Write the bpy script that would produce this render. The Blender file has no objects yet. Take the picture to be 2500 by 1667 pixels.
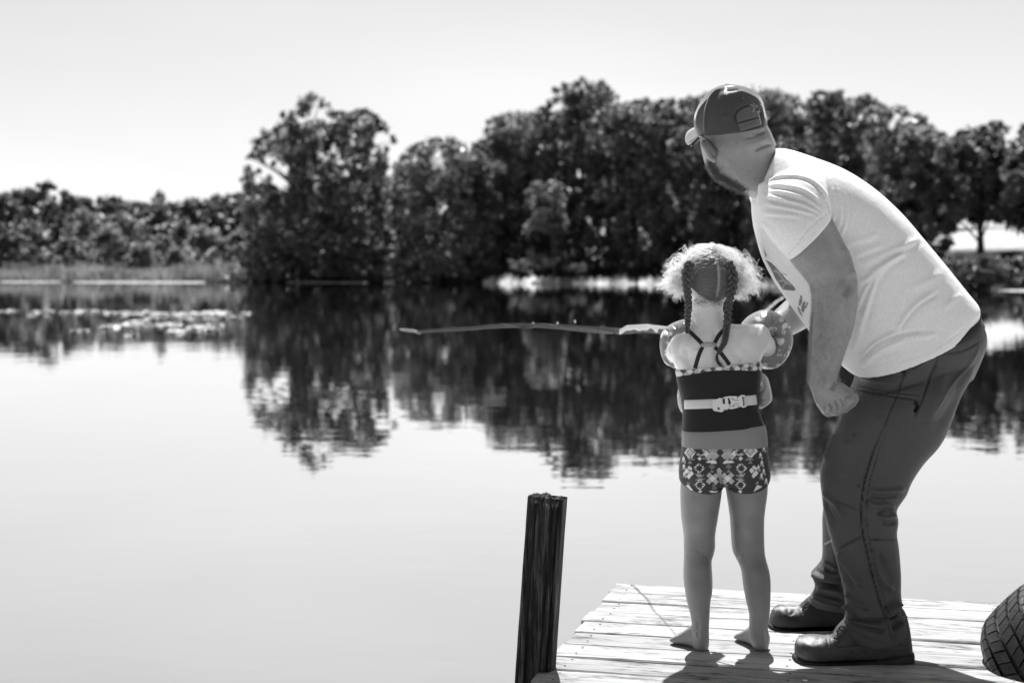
import bpy, bmesh, math, random
import numpy as np
from mathutils import Vector, Matrix
random.seed(7); np.random.seed(7)
SC = bpy.context.scene
COL = SC.collection

# ---------------------------------------------------------------- camera
FPX = 4000.0                      # focal length in pixels of the 2500 wide photograph
CAMZ = 1.03
PITCH = math.atan(183.33/FPX)
cam = bpy.data.cameras.new('camera'); camo = bpy.data.objects.new('camera', cam); COL.objects.link(camo)
camo.location = (0, 0, CAMZ); camo.rotation_euler = (math.pi/2-PITCH, 0, 0)
cam.sensor_width = 36; cam.lens = FPX/2500*36; cam.clip_start = .05; cam.clip_end = 6000
cam.dof.use_dof = True; cam.dof.focus_distance = 4.32; cam.dof.aperture_fstop = 4.0
SC.camera = camo
# ---------------------------------------------------------------- sky, sun, exposure
SUN_EL = math.radians(58); SUN_AZ = math.radians(4)      # azimuth measured from +Y towards +X
w = bpy.data.worlds.new('World'); SC.world = w; w.use_nodes = True
nt = w.node_tree; nt.nodes.clear()
def wn(t): return nt.nodes.new(t)
out = wn('ShaderNodeOutputWorld'); bg = wn('ShaderNodeBackground'); sky = wn('ShaderNodeTexSky')
sky.sky_type = 'NISHITA'; sky.sun_disc = False; sky.sun_elevation = SUN_EL; sky.sun_rotation = SUN_AZ
sky.altitude = 100; sky.air_density = 1.0; sky.dust_density = 1.0; sky.ozone_density = 1
sep = wn('ShaderNodeSeparateColor'); nt.links.new(sky.outputs[0], sep.inputs[0])
def wmath(op, a, b=None):
    m = wn('ShaderNodeMath'); m.operation = op
    for i, v in enumerate((a, b)):
        if v is None: continue
        if isinstance(v, (int, float)): m.inputs[i].default_value = v
        else: nt.links.new(v, m.inputs[i])
    return m.outputs[0]
lum = wmath('ADD', wmath('ADD', wmath('MULTIPLY', sep.outputs[0], .50), wmath('MULTIPLY', sep.outputs[1], .40)), wmath('MULTIPLY', sep.outputs[2], .10))
tc = wn('ShaderNodeTexCoord'); mp = wn('ShaderNodeMapping'); mp.inputs['Scale'].default_value = (1, 1, 4)
nz = wn('ShaderNodeTexNoise'); nz.inputs['Scale'].default_value = 3.2; nz.inputs['Detail'].default_value = 5; nz.inputs['Roughness'].default_value = .45
nt.links.new(tc.outputs['Generated'], mp.inputs[0]); nt.links.new(mp.outputs[0], nz.inputs[0])
cr = wn('ShaderNodeMapRange'); cr.inputs[1].default_value = .45; cr.inputs[2].default_value = .75
cr.inputs[3].default_value = 1.0; cr.inputs[4].default_value = 1.07
nt.links.new(nz.outputs[0], cr.inputs[0])
lum2 = wmath('MULTIPLY', lum, cr.outputs[0])
cc = wn('ShaderNodeCombineColor')
for i in range(3): nt.links.new(lum2, cc.inputs[i])
nt.links.new(cc.outputs[0], bg.inputs[0]); nt.links.new(bg.outputs[0], out.inputs[0])
bg.inputs[1].default_value = .079
sl = bpy.data.lights.new('sun', 'SUN'); sl.energy = 5.0; sl.angle = math.radians(.53); sl.color = (1, 1, 1)
so = bpy.data.objects.new('sun', sl); COL.objects.link(so)
sd = Vector((math.cos(SUN_EL)*math.sin(SUN_AZ), math.cos(SUN_EL)*math.cos(SUN_AZ), math.sin(SUN_EL)))
so.rotation_euler = sd.to_track_quat('Z', 'Y').to_euler(); so.location = (0, 0, 30)
SC.view_settings.view_transform = 'Standard'; SC.view_settings.look = 'None'
SC.view_settings.exposure = 0.80; SC.view_settings.gamma = 1
SC.render.engine = 'CYCLES'

# ---------------------------------------------------------------- geometry helpers
FW = np.array([0, math.cos(PITCH), -math.sin(PITCH)]); UP = np.array([0, math.sin(PITCH), math.cos(PITCH)])
RT = np.array([1.0, 0, 0]); CP = np.array([0, 0, CAMZ])
def ray(px, py): return FW + (px-1250)/FPX*RT - (py-833.33)/FPX*UP
def P(px, py, d):
    r = ray(px, py); return Vector(CP + r*(d/r[1]))
def G(px, py, z=0.0):
    r = ray(px, py); return Vector(CP + r*((z-CAMZ)/r[2]))
def proj(co):
    q = co-CP; f = q@FW
    return 1250+FPX*(q@RT)/f, 833.33-FPX*(q@UP)/f
def tag(o, label=None, cat=None, group=None, kind=None):
    for k, v in (('label', label), ('category', cat), ('group', group), ('kind', kind)):
        if v: o[k] = v
    return o
def empty(name, loc, label, cat, group=None):
    o = bpy.data.objects.new(name, None); COL.objects.link(o); o.location = loc; o.empty_display_size = .1
    tag(o, label, cat, group); return o
def rootof(p):
    t = Vector((0, 0, 0))
    while p is not None: t += Vector(p.location); p = p.parent
    return t
def link(name, me, mat=None, parent=None, smooth=True):
    """mesh is in world coordinates; moved into its parent's frame"""
    if parent is not None: me.transform(Matrix.Translation(-rootof(parent)))
    o = bpy.data.objects.new(name, me); COL.objects.link(o); o.parent = parent
    if mat is not None and not me.materials: me.materials.append(mat)
    if smooth: me.polygons.foreach_set('use_smooth', [True]*len(me.polygons))
    me.update(); return o
def bm_mesh(bm, name='m'):
    me = bpy.data.meshes.new(name); bm.to_mesh(me); bm.free(); return me
def raw_mesh(v, f, name='m'):
    me = bpy.data.meshes.new(name); me.from_pydata([tuple(x) for x in v], [], f); me.update(); return me
def quads_mesh(v, nper=4, name='m'):
    """fast: v is (N*nper,3) array, one polygon for each nper vertices"""
    v = np.asarray(v, dtype=np.float32).reshape(-1, 3); n = len(v); k = n//nper
    me = bpy.data.meshes.new(name); me.vertices.add(n); me.vertices.foreach_set('co', v.ravel())
    me.loops.add(n); me.loops.foreach_set('vertex_index', np.arange(n, dtype=np.int32))
    me.polygons.add(k); me.polygons.foreach_set('loop_start', np.arange(0, n, nper, dtype=np.int32))
    me.update(calc_edges=True); me.validate(); return me
def catmull(a, b, c, d, t):
    return .5*((2*b)+(-a+c)*t+(2*a-5*b+4*c-d)*t*t+(-a+3*b-3*c+d)*t**3)
def smooth_list(L, m):
    L = [np.asarray(x, float) for x in L]; o = []
    for i in range(len(L)-1):
        a = L[max(i-1, 0)]; b = L[i]; c = L[i+1]; d = L[min(i+2, len(L)-1)]
        for k in range(m): o.append(catmull(a, b, c, d, k/m))
    o.append(L[-1]); return o
def loft(bm, secs, n=28, m=3, cap=True):
    """secs: (centre, u, v, exponent)"""
    A = [np.concatenate([np.array(s[0]), np.array(s[1]), np.array(s[2]), [s[3] if len(s) > 3 else 2.0]]) for s in secs]
    if m > 1: A = smooth_list(A, m)
    rings = []
    for a in A:
        c, u, v, e = a[:3], a[3:6], a[6:9], a[9]; r = []
        for k in range(n):
            t = 2*math.pi*k/n; ct, st = math.cos(t), math.sin(t)
            x = math.copysign(abs(ct)**(2/e), ct); y = math.copysign(abs(st)**(2/e), st)
            r.append(bm.verts.new(c+u*x+v*y))
        rings.append(r)
    for r0, r1 in zip(rings, rings[1:]):
        for k in range(n): bm.faces.new((r0[k], r0[(k+1) % n], r1[(k+1) % n], r1[k]))
    if cap:
        for r, a, fl in ((rings[0], A[0], 1), (rings[-1], A[-1], 0)):
            c = bm.verts.new(a[:3])
            for k in range(n):
                f = (r[(k+1) % n], r[k], c) if fl else (r[k], r[(k+1) % n], c)
                bm.faces.new(f)
    return rings
def S(xl, yl, xr, yr, d, t, e=2.0, dr=None, dc=0.0):
    """section whose left and right ends sit on photo points; t = half thickness in depth"""
    a = P(xl, yl, d); b = P(xr, yr, d if dr is None else dr)
    u = (b-a)/2; y = Vector((0, 1, 0)); v = (y-u*(y.dot(u)/u.length_squared)).normalized()*t
    return ((a+b)/2+Vector((0, dc, 0)), u, v, e)
def ball(bm, c, rx, ry, rz, rot=None, seg=20):
    M = Matrix.Translation(Vector(c))
    if rot is not None: M = M@rot.to_4x4()
    M = M@Matrix.Diagonal((rx, ry, rz, 1))
    bmesh.ops.create_uvsphere(bm, u_segments=seg, v_segments=seg//2+2, radius=1, matrix=M)
def chain(bm, pts, radii, n=12, m=3, flat=1.0, flatdir=None):
    """tapered tube through world points"""
    pts = [Vector(p) for p in pts]; secs = []
    ref = Vector(flatdir) if flatdir is not None else Vector((0, 1, 0))
    for i, p in enumerate(pts):
        t = (pts[min(i+1, len(pts)-1)]-pts[max(i-1, 0)]).normalized()
        v = ref-t*ref.dot(t)
        if v.length < 1e-3: v = Vector((1, 0, 0))-t*t.x
        v.normalize(); u = v.cross(t).normalized()
        secs.append((p, u*radii[i], v*radii[i]*flat, 2.0))
    loft(bm, secs, n, m)
    return secs
def box_pts(bm, c, ax, ay, az, bevel=0.0):
    """oriented box from half axis vectors"""
    c, ax, ay, az = map(Vector, (c, ax, ay, az)); vs = []
    for sx in (-1, 1):
        for sy in (-1, 1):
            for sz in (-1, 1): vs.append(bm.verts.new(c+ax*sx+ay*sy+az*sz))
    F = [(0, 1, 3, 2), (4, 6, 7, 5), (0, 4, 5, 1), (2, 3, 7, 6), (0, 2, 6, 4), (1, 5, 7, 3)]
    fs = [bm.faces.new([vs[i] for i in f]) for f in F]
    if bevel:
        es = list({e for f in fs for e in f.edges})
        bmesh.ops.bevel(bm, geom=es, offset=bevel, segments=2, affect='EDGES', clamp_overlap=True)
def get_co(me):
    a = np.empty(len(me.vertices)*3, np.float32); me.vertices.foreach_get('co', a); return a.reshape(-1, 3).astype(float)
def set_co(me, a): me.vertices.foreach_set('co', a.astype(np.float32).ravel()); me.update()
def get_no(me):
    a = np.empty(len(me.vertices)*3, np.float32); me.vertices.foreach_get('normal', a); return a.reshape(-1, 3).astype(float)
def laplace(me, it, lam=.5):
    if it <= 0: return
    e = np.empty(len(me.edges)*2, np.int32); me.edges.foreach_get('vertices', e); e = e.reshape(-1, 2)
    co = get_co(me); n = len(co); deg = np.bincount(e.ravel(), minlength=n).clip(1)[:, None]
    for _ in range(it):
        s = np.zeros_like(co)
        for k in range(3):
            s[:, k] = np.bincount(e[:, 0], co[e[:, 1], k], n)+np.bincount(e[:, 1], co[e[:, 0], k], n)
        co = co+lam*(s/deg-co)
    set_co(me, co)
def remesh(bm, voxel, it=4):
    bmesh.ops.recalc_face_normals(bm, faces=bm.faces[:])
    me = bm_mesh(bm); o = bpy.data.objects.new('tmp', me); COL.objects.link(o)
    md = o.modifiers.new('r', 'REMESH'); md.mode = 'VOXEL'; md.voxel_size = voxel; md.adaptivity = 0
    dg = bpy.context.evaluated_depsgraph_get(); dg.update()
    r = bpy.data.meshes.new_from_object(o.evaluated_get(dg))
    bpy.data.objects.remove(o); bpy.data.meshes.remove(me)
    r.materials.clear(); laplace(r, it); return r
def seg_dist(px, py, pts):
    """distance to a polyline and the position 0..1 along it"""
    best = np.full(px.shape, 1e9); pos = np.zeros(px.shape)
    L = [math.dist(a, b) for a, b in zip(pts, pts[1:])]; T = sum(L); acc = 0
    for (a, b), l in zip(zip(pts, pts[1:]), L):
        ax, ay = a; bx, by = b; dx, dy = bx-ax, by-ay
        t = np.clip(((px-ax)*dx+(py-ay)*dy)/(dx*dx+dy*dy+1e-9), 0, 1)
        d = np.hypot(px-ax-t*dx, py-ay-t*dy); k = d < best
        best[k] = d[k]; pos[k] = (acc+t[k]*l)/T; acc += l
    return best, pos
def facing(me, lo=.05, hi=.35):
    co = get_co(me); no = get_no(me); v = CP-co; v /= np.linalg.norm(v, axis=1)[:, None]
    return np.clip(((no*v).sum(1)-lo)/(hi-lo), 0, 1)
def crease(me, lines, k=1.0):
    """lines: (points, width px, height m); negative = groove"""
    co = get_co(me); no = get_no(me); px, py = proj(co); fc = facing(me); D = np.zeros(len(co))
    for pts, wd, h in lines:
        pts = [tuple(map(float, q)) for q in smooth_list(pts, 4)] if len(pts) > 2 else pts
        d, t = seg_dist(px, py, pts)
        D += h*k*np.exp(-(d/wd)**2)*np.clip(np.sin(np.pi*np.clip(t, .02, .98))*2.2, 0, 1)
    set_co(me, co+no*(D*fc)[:, None])
def inpoly(px, py, poly):
    c = np.zeros(px.shape, bool); n = len(poly)
    for i in range(n):
        x0, y0 = poly[i]; x1, y1 = poly[(i+1) % n]
        if y0 == y1: continue
        k = ((y0 > py) != (y1 > py)) & (px < (x1-x0)*(py-y0)/(y1-y0)+x0); c ^= k
    return c
def paint(me, base, items=(), fn=None):
    """print and painted light or shade stored on the mesh as a colour attribute. items: ('poly',pts,val) or ('line',pts,width,val)"""
    co = get_co(me); px, py = proj(co); f = facing(me, 0, .02) > 0
    c = np.full(len(co), float(base))
    if fn is not None: c = fn(co, px, py, f, c)
    for it in items:
        if it[0] == 'poly': k = inpoly(px, py, it[1]) & f; c[k] = it[2]
        elif it[0] == 'line':
            d, t = seg_dist(px, py, it[1]); a = np.clip(1.5-d/it[2], 0, 1)*f; c = c*(1-a)+it[3]*a
        elif it[0] == 'soft':
            d, t = seg_dist(px, py, it[1]); a = np.exp(-(d/it[2])**2)*f; c = c*(1-a)+it[3]*a
    at = me.color_attributes.new('Col', 'FLOAT_COLOR', 'POINT')
    at.data.foreach_set('color', np.stack([c, c, c, np.ones_like(c)], 1).astype(np.float32).ravel())
def tubes(paths, radii, sides=3, name='hair'):
    """many thin tubes in one mesh; paths (N,K,3) array; radii (K,) or (N,K)"""
    Pp = np.asarray(paths, float); N, K, _ = Pp.shape
    R = np.broadcast_to(np.asarray(radii, float), (N, K))
    T = np.gradient(Pp, axis=1); T /= np.linalg.norm(T, axis=2, keepdims=True)+1e-9
    ref = np.array([.31, .52, .79]); U = np.cross(T, ref); U /= np.linalg.norm(U, axis=2, keepdims=True)+1e-9; V = np.cross(T, U)
    vs = []
    for s in range(sides):
        a = 2*math.pi*s/sides; vs.append(Pp+(U*math.cos(a)+V*math.sin(a))*R[..., None])
    vs = np.stack(vs, 2)                                   # N,K,S,3
    idx = np.arange(N*K*sides).reshape(N, K, sides)
    q = np.stack([idx[:, :-1], np.roll(idx, -1, 2)[:, :-1], np.roll(idx, -1, 2)[:, 1:], idx[:, 1:]], -1).reshape(-1, 4)
    me = bpy.data.meshes.new(name); v = vs.reshape(-1, 3).astype(np.float32)
    me.vertices.add(len(v)); me.vertices.foreach_set('co', v.ravel())
    me.loops.add(q.size); me.loops.foreach_set('vertex_index', q.astype(np.int32).ravel())
    me.polygons.add(len(q)); me.polygons.foreach_set('loop_start', np.arange(0, q.size, 4, dtype=np.int32))
    me.update(calc_edges=True); return me

# ---------------------------------------------------------------- materials (the photograph is black and white, so all are greys)
def g(v): return (v, v, v, 1)
class N:
    def __init__(s, name):
        s.m = bpy.data.materials.new(name); s.m.use_nodes = True; s.t = s.m.node_tree; s.t.nodes.clear()
        s.out = s.n('ShaderNodeOutputMaterial')
    def n(s, t, **k):
        x = s.t.nodes.new(t)
        for a, b in k.items(): setattr(x, a, b)
        return x
    def l(s, a, b): s.t.links.new(a, b)
    def math(s, op, a, b=0.0, clamp=False):
        m = s.n('ShaderNodeMath', operation=op); m.use_clamp = clamp
        for i, v in enumerate((a, b)):
            if isinstance(v, (int, float)): m.inputs[i].default_value = v
            else: s.l(v, m.inputs[i])
        return m.outputs[0]
    def noise(s, scale, detail=4, rough=.5, stretch=(1, 1, 1), co='Object', dist=0, off=None):
        t = s.n('ShaderNodeTexCoord'); mp = s.n('ShaderNodeMapping'); mp.inputs['Scale'].default_value = stretch
        src = t.outputs[co]
        if off is not None:
            ad = s.n('ShaderNodeVectorMath', operation='ADD'); s.l(src, ad.inputs[0]); s.l(off, ad.inputs[1]); src = ad.outputs[0]
        s.l(src, mp.inputs[0])
        x = s.n('ShaderNodeTexNoise'); x.inputs['Scale'].default_value = scale; x.inputs['Detail'].default_value = detail
        x.inputs['Roughness'].default_value = rough; x.inputs['Distortion'].default_value = dist; s.l(mp.outputs[0], x.inputs[0]); return x.outputs[0]
    def rng(s, v, a, b, c, d):
        m = s.n('ShaderNodeMapRange'); s.l(v, m.inputs[0])
        for i, q in enumerate((a, b, c, d)): m.inputs[i+1].default_value = q
        return m.outputs[0]
    def grey(s, v):
        c = s.n('ShaderNodeCombineColor')
        for i in range(3): s.l(v, c.inputs[i])
        return c.outputs[0]
    def bump(s, h, dist, strength=1.0):
        b = s.n('ShaderNodeBump'); b.inputs['Distance'].default_value = dist; b.inputs['Strength'].default_value = strength; s.l(h, b.inputs['Height']); return b.outputs[0]
    def bsdf(s, rough=.6, spec=.4, **k):
        b = s.n('ShaderNodeBsdfPrincipled'); b.inputs['Roughness'].default_value = rough; b.inputs['Specular IOR Level'].default_value = spec
        for a, v in k.items(): b.inputs[a.replace('_', ' ')].default_value = v
        return b
def pm(name, val, rough=.7, spec=.3, attr=False, var=None, bump=None, **k):
    """principled grey: var=(scale,lo,hi) multiplies, bump=[(scale,metres,stretch)]"""
    s = N(name); b = s.bsdf(rough, spec, **k)
    if attr:
        a = s.n('ShaderNodeAttribute'); a.attribute_name = 'Col'; v = a.outputs['Fac']
    else:
        vn = s.n('ShaderNodeValue'); vn.outputs[0].default_value = val; v = vn.outputs[0]
    if var:
        for q in (var if isinstance(var, list) else [var]):
            v = s.math('MULTIPLY', v, s.rng(s.noise(q[0], 5, .6, q[3] if len(q) > 3 else (1, 1, 1)), .3, .7, q[1], q[2]))
    s.l(s.grey(v), b.inputs['Base Color'])
    if bump:
        h = None
        for sc, me_, *st in bump:
            x = s.math('MULTIPLY', s.noise(sc, 4, .6, st[0] if st else (1, 1, 1)), me_); h = x if h is None else s.math('ADD', h, x)
        s.l(s.bump(h, 1.0), b.inputs['Normal'])
    s.l(b.outputs[0], s.out.inputs[0]); return s.m
def leafmat(name, val, trans, spec=.35, rough=.45, vs=.35, spark=7.0):
    s = N(name); b = s.bsdf(rough, spec); t = s.n('ShaderNodeBsdfTranslucent'); mx = s.n('ShaderNodeMixShader'); mx.inputs[0].default_value = .4
    r = s.rng(s.noise(vs, 3, .6), .35, .65, .5, 1.6); r = s.math('MULTIPLY', r, s.math('ADD', 1.0, s.math('MULTIPLY', s.rng(s.noise(1.7, 3, .6), .60, .66, 0, 1), spark)))  # noise patches painted paler, standing in for sun glints on the leaves
    s.l(s.grey(s.math('MULTIPLY', r, val)), b.inputs['Base Color']); s.l(s.grey(s.math('MULTIPLY', r, trans)), t.inputs[0])
    s.l(b.outputs[0], mx.inputs[1]); s.l(t.outputs[0], mx.inputs[2]); s.l(mx.outputs[0], s.out.inputs[0]); return s.m
M = {}
M['leaf'] = leafmat('leaf_dark', .062, .17)
M['leaf_mid'] = leafmat('leaf_mid', .10, .28)
M['leaf_pale'] = leafmat('leaf_pale', .20, .46, spark=.6)
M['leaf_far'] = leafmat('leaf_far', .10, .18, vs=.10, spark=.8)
M['reed'] = leafmat('reed', .24, .36, vs=.3, spark=.5)
M['bark'] = pm('bark', .07, .9, .2, var=(3, .6, 1.4), bump=[(20, .02)])
M['bank'] = pm('bank', .05, .9, .2, var=(.8, .5, 1.6))
M['mud'] = pm('pale_mud', .4, .9, .2, var=(1.2, .6, 1.3))
M['skin'] = pm('skin', .36, .55, .35, attr=True, var=[(9, .93, 1.07), (90, .95, 1.05)], bump=[(400, .0006), (120, .0006)], Subsurface_Weight=.0)
# ================================================================ SETTING
WZ = -.45
# water
s = N('lake_water')
gl = s.n('ShaderNodeBsdfGlossy'); gl.inputs['Roughness'].default_value = .012; gl.inputs['Color'].default_value = g(.99)
df = s.bsdf(.4, .2); df.inputs['Base Color'].default_value = g(.03)
n1 = s.noise(1.1, 3, .5, (1, 1.3, 1)); n2 = s.noise(7, 2, .5, (1, 1.2, 1)); n3 = s.noise(.12, 2, .5)
h = s.math('ADD', s.math('MULTIPLY', n1, .0022), s.math('ADD', s.math('MULTIPLY', n2, .00022), s.math('MULTIPLY', n3, .006)))
bp = s.bump(h, 1.0)
s.l(bp, gl.inputs['Normal'])
fr = s.n('ShaderNodeFresnel'); fr.inputs[0].default_value = 1.45
fac = s.math('ADD', s.math('MULTIPLY', fr.outputs[0], .08), .93, True)
mx = s.n('ShaderNodeMixShader'); s.l(fac, mx.inputs[0]); s.l(df.outputs[0], mx.inputs[1]); s.l(gl.outputs[0], mx.inputs[2]); s.l(mx.outputs[0], s.out.inputs[0])
M['water'] = s.m
o = link('water', raw_mesh([(-900, -60, WZ), (900, -60, WZ), (900, 420, WZ), (-900, 420, WZ)], [(0, 1, 2, 3)]), M['water'], smooth=False)
tag(o, 'still grey lake mirroring the trees and the pale sky', kind='structure')

# terrain: shoreline in photo coordinates, then depth profile behind it
shore = [(-2600, 694), (-700, 690), (0, 688), (300, 688), (600, 689), (900, 690), (1200, 691), (1600, 693), (2000, 698), (2300, 704), (2500, 708), (2900, 716), (4200, 730)]
def shore_y(px):
    return float(np.interp(px, [a for a, b in shore], [b for a, b in shore]))
def shore_pt(px): return G(px, shore_y(px), WZ)
def rise(px, v):
    """ground height over the water, v metres behind the shoreline"""
    a = np.interp(v, [-6, 0, 1.5, 8, 40, 200, 420], [-.8, -.02, .35, .8, 1.2, 2.5, 4])
    b = np.interp(v, [-6, 0, 1.5, 8, 22, 45, 60, 420], [-.8, -.02, .5, 1.6, 2.7, 4.6, 5.3, 4.9])
    k = min(max((px-1950)/250, 0), 1); return float(a*(1-k)+b*k)
vv = [-6, -1.5, 0, .7, 1.5, 4, 8, 14, 22, 32, 45, 60, 100, 200, 420]; pxs = list(range(-2600, 4201, 100)); V = []; F = []
for px in pxs:
    b0 = shore_pt(px); dr = Vector((b0.x, b0.y, 0)).normalized()
    for k, v in enumerate(vv):
        q = b0+dr*v; j = .12*math.sin(px*.02+k)+.08*math.sin(px*.057) if v > 0 else 0
        V.append((q.x, q.y, WZ+rise(px, v)+j))
nv = len(vv)
for i in range(len(pxs)-1):
    for k in range(nv-1): a = i*nv+k; F.append((a, a+nv, a+nv+1, a+1))
s = N('shore_ground'); b = s.bsdf(.95, .1)
geo = s.n('ShaderNodeNewGeometry'); sx = s.n('ShaderNodeSeparateXYZ'); s.l(geo.outputs['Position'], sx.inputs[0])
up = s.rng(sx.outputs[2], 2.1, 2.6, .012, .42)                      # dark undergrowth below, dry mown lawn on the rise
rgt = s.rng(sx.outputs[0], 15, 25, 0, 1)
lawn = s.math('ADD', s.math('MULTIPLY', up, rgt), s.math('MULTIPLY', s.math('SUBTRACT', 1.0, rgt), .02))
s.l(s.grey(s.math('MULTIPLY', lawn, s.rng(s.noise(.6, 5, .7), .3, .7, .6, 1.4))), b.inputs['Base Color']); s.l(b.outputs[0], s.out.inputs[0])
o = link('terrain', raw_mesh(V, F), s.m); tag(o, 'low lake bank rising to a pale lawn on the right', kind='structure')

def ground_at(px, v):
    b0 = shore_pt(px); dr = Vector((b0.x, b0.y, 0)).normalized(); q = b0+dr*v
    return Vector((q.x, q.y, WZ+rise(px, v)))

# ---------------------------------------------------------------- foliage
rng = np.random.default_rng(11)
def leaves(cent, rad, cnt, size, flat=.8):
    """leaf quads scattered through uneven clumps"""
    out = []
    for c, r, n in zip(cent, rad, cnt):
        q_, _ = np.linalg.qr(rng.normal(size=(3, 3))); sc = rng.uniform(.45, 1.25, 3)*np.array([1, 1, .85])
        d = rng.normal(size=(n, 3)); d /= np.linalg.norm(d, axis=1)[:, None]; d = d*(rng.random(n)**.45)[:, None]
        d = ((d*sc)@q_.T)+rng.normal(0, .10, (n, 3)); q = c+d*r
        nn = d*.5+rng.normal(size=(n, 3))*.6+np.array([0, 0, .35]); nn /= np.linalg.norm(nn, axis=1)[:, None]
        u = np.cross(nn, rng.normal(size=(n, 3))); u /= np.linalg.norm(u, axis=1)[:, None]; v = np.cross(nn, u)
        s1 = size*rng.uniform(.5, 1.35, n)[:, None]; s2 = s1*rng.uniform(.45, .75, n)[:, None]
        out.append(np.stack([q-u*s1, q-v*s2, q+u*s1, q+v*s2], 1).reshape(-1, 3))
    return np.concatenate(out)
def fill_clumps(outline, ybot, D, n, rpx, depth, x0, x1, inset=.5):
    """clumps below a skyline given in photo pixels"""
    xs = [a for a, b in outline]; ys = [b for a, b in outline]; C = []; R = []
    tries = 0
    while len(C) < n and tries < n*40:
        tries += 1
        x = rng.uniform(x0, x1); yt = np.interp(x, xs, ys); r = rng.uniform(*rpx)
        y = yt+(ybot-yt)*rng.uniform(0, 1)**1.15+r*inset
        ok = all(y-r*.55 > np.interp(x+dx*r, xs, ys)-2 for dx in (-.6, 0, .6))
        if not ok: continue
        C.append(np.array(P(x, y, D+rng.uniform(-1, 1)*depth))); R.append(r*D/FPX)
    return C, R
def trunk_mesh(base, top, r0, limbs=()):
    bm = bmesh.new(); base = Vector(base); top = Vector(top); k = 6; pts = []; rr = []
    for i in range(k+1):
        t = i/k; p = base.lerp(top, t)+Vector((random.uniform(-1, 1), random.uniform(-1, 1), 0))*.12*(t > 0)*(t < 1)*(top-base).length*.12
        pts.append(p); rr.append(r0*(1-.75*t)*(1.35 if i == 0 else 1))
    chain(bm, pts, rr, 8, 2)
    for t, q, r in limbs:
        a = base.lerp(top, t); q = Vector(q); mid = a.lerp(q, .5)+Vector((0, 0, .25*(q-a).length*.3))
        chain(bm, [a, mid, q], [r, r*.7, r*.25], 6, 2)
    return bm_mesh(bm)
def tree(name, label, outline, ybot, v, n, trunkx, rpx=(20, 38), lpc=110, lsize=.20, mat='leaf', depth=4.5, tr=.3, extra=(), group='trees along the far shore', bare=None, holes=()):
    base = ground_at(trunkx, v); D = base.y; x0 = outline[0][0]; x1 = outline[-1][0]
    root = empty(name, base, label, 'tree', group)
    C, R = fill_clumps(outline, ybot, D, int(n*1.9), (rpx[0]*.5, rpx[1]*.95), depth, x0, x1)
    keep = []
    for c, r in zip(C, R):
        px, py = proj(np.array(c)[None]); 
        if not any(math.hypot(px[0]-hx, py[0]-hy) < hr*.8 for hx, hy, hr in holes): keep.append((c, r))
    xs_ = [a for a, b in outline]; ys_ = [b for a, b in outline]; xx = x0+4
    while xx < x1-3:                                          # the ragged skyline itself
        r_ = rng.uniform(6, 14); yy = float(np.interp(xx, xs_, ys_))+r_*rng.uniform(.6, 1.1)
        if not any(math.hypot(xx-hx, yy-hy) < hr*.7 for hx, hy, hr in holes): keep.append((np.array(P(xx, yy, D+rng.uniform(-2, 2))), r_*D/FPX))
        xx += r_*rng.uniform(.7, 1.4)
    for ex, ey, er in extra: keep.append((np.array(P(ex, ey, D+rng.uniform(-1, 1))), er*D/FPX))
    C = [k[0] for k in keep]; R = [k[1] for k in keep]
    cnt = [int(lpc*1.5*(r/(28*D/FPX))**1.6*rng.uniform(.4, 1.3))+14 for r in R]
    link('crown', quads_mesh(leaves(C, R, cnt, lsize)), M[mat], root, False)
    xs = [a for a, b in outline]; ys = [b for a, b in outline]; ty = float(np.interp(trunkx, xs, ys))
    top = P(trunkx, ty+(ybot-ty)*.25, D)
    sel = [C[i] for i in rng.choice(len(C), min(14, len(C)), False)] + [np.array(P(ex, ey, D)) for ex, ey, er in extra[::2]]
    limbs = []
    for q in sel:
        t = min(max((q[2]-base.z)/(top.z-base.z)-.28, .15), .95); limbs.append((t, q, tr*(1-.6*t)*.4))
    link('trunk', trunk_mesh(base-Vector((0, 0, .3)), top, tr, limbs), M['bark'], root)
    return root
M['leaf_sapling'] = leafmat('leaf_sapling', .12, .28, spark=.6)
tree('oak_tree', 'tall spreading oak with open sky-lit branches on its left side, tallest left of centre',
     [(600, 420), (612, 372), (640, 330), (700, 290), (715, 262), (735, 236), (760, 228), (790, 240), (810, 268), (850, 275), (880, 262), (905, 272), (935, 292), (962, 330), (955, 380), (950, 420)], 660, 3, 300, 745,
     rpx=(15, 32), lpc=100, depth=5.5, tr=.42, mat='leaf',
     extra=[(590, 438, 8), (602, 430, 9), (618, 424, 10), (632, 418, 9), (606, 384, 7), (620, 380, 10), (640, 392, 9), (655, 436, 10), (640, 450, 9), (668, 455, 9), (625, 345, 13), (645, 325, 13), (690, 280, 10), (700, 300, 12), (668, 400, 10), (958, 335, 11), (962, 345, 9), (945, 365, 10)],
     holes=[(640, 425, 40), (668, 385, 28), (690, 440, 40), (700, 400, 20), (645, 350, 14), (755, 290, 24), (730, 305, 16), (775, 250, 12), (725, 252, 8), (925, 335, 22), (912, 375, 18), (872, 303, 9), (795, 380, 12), (740, 365, 8), (810, 420, 10), (700, 470, 12), (850, 455, 8), (770, 455, 8)])
tree('broadleaf_tree', 'small rounded dark tree in the gap right of the tall oak', [(965, 400), (985, 375), (1010, 352), (1050, 338), (1085, 332), (1120, 340), (1135, 352), (1150, 385)], 670, 4, 110, 1060, mat='leaf_mid', holes=[(1010, 388, 9), (1135, 380, 10), (1060, 365, 7), (990, 395, 8)])
tree('broadleaf_tree', 'slim dark tree rising between the small rounded tree and the central crowns', [(1130, 380), (1150, 350), (1170, 345), (1188, 360), (1210, 400)], 670, 6, 70, 1165)
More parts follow.
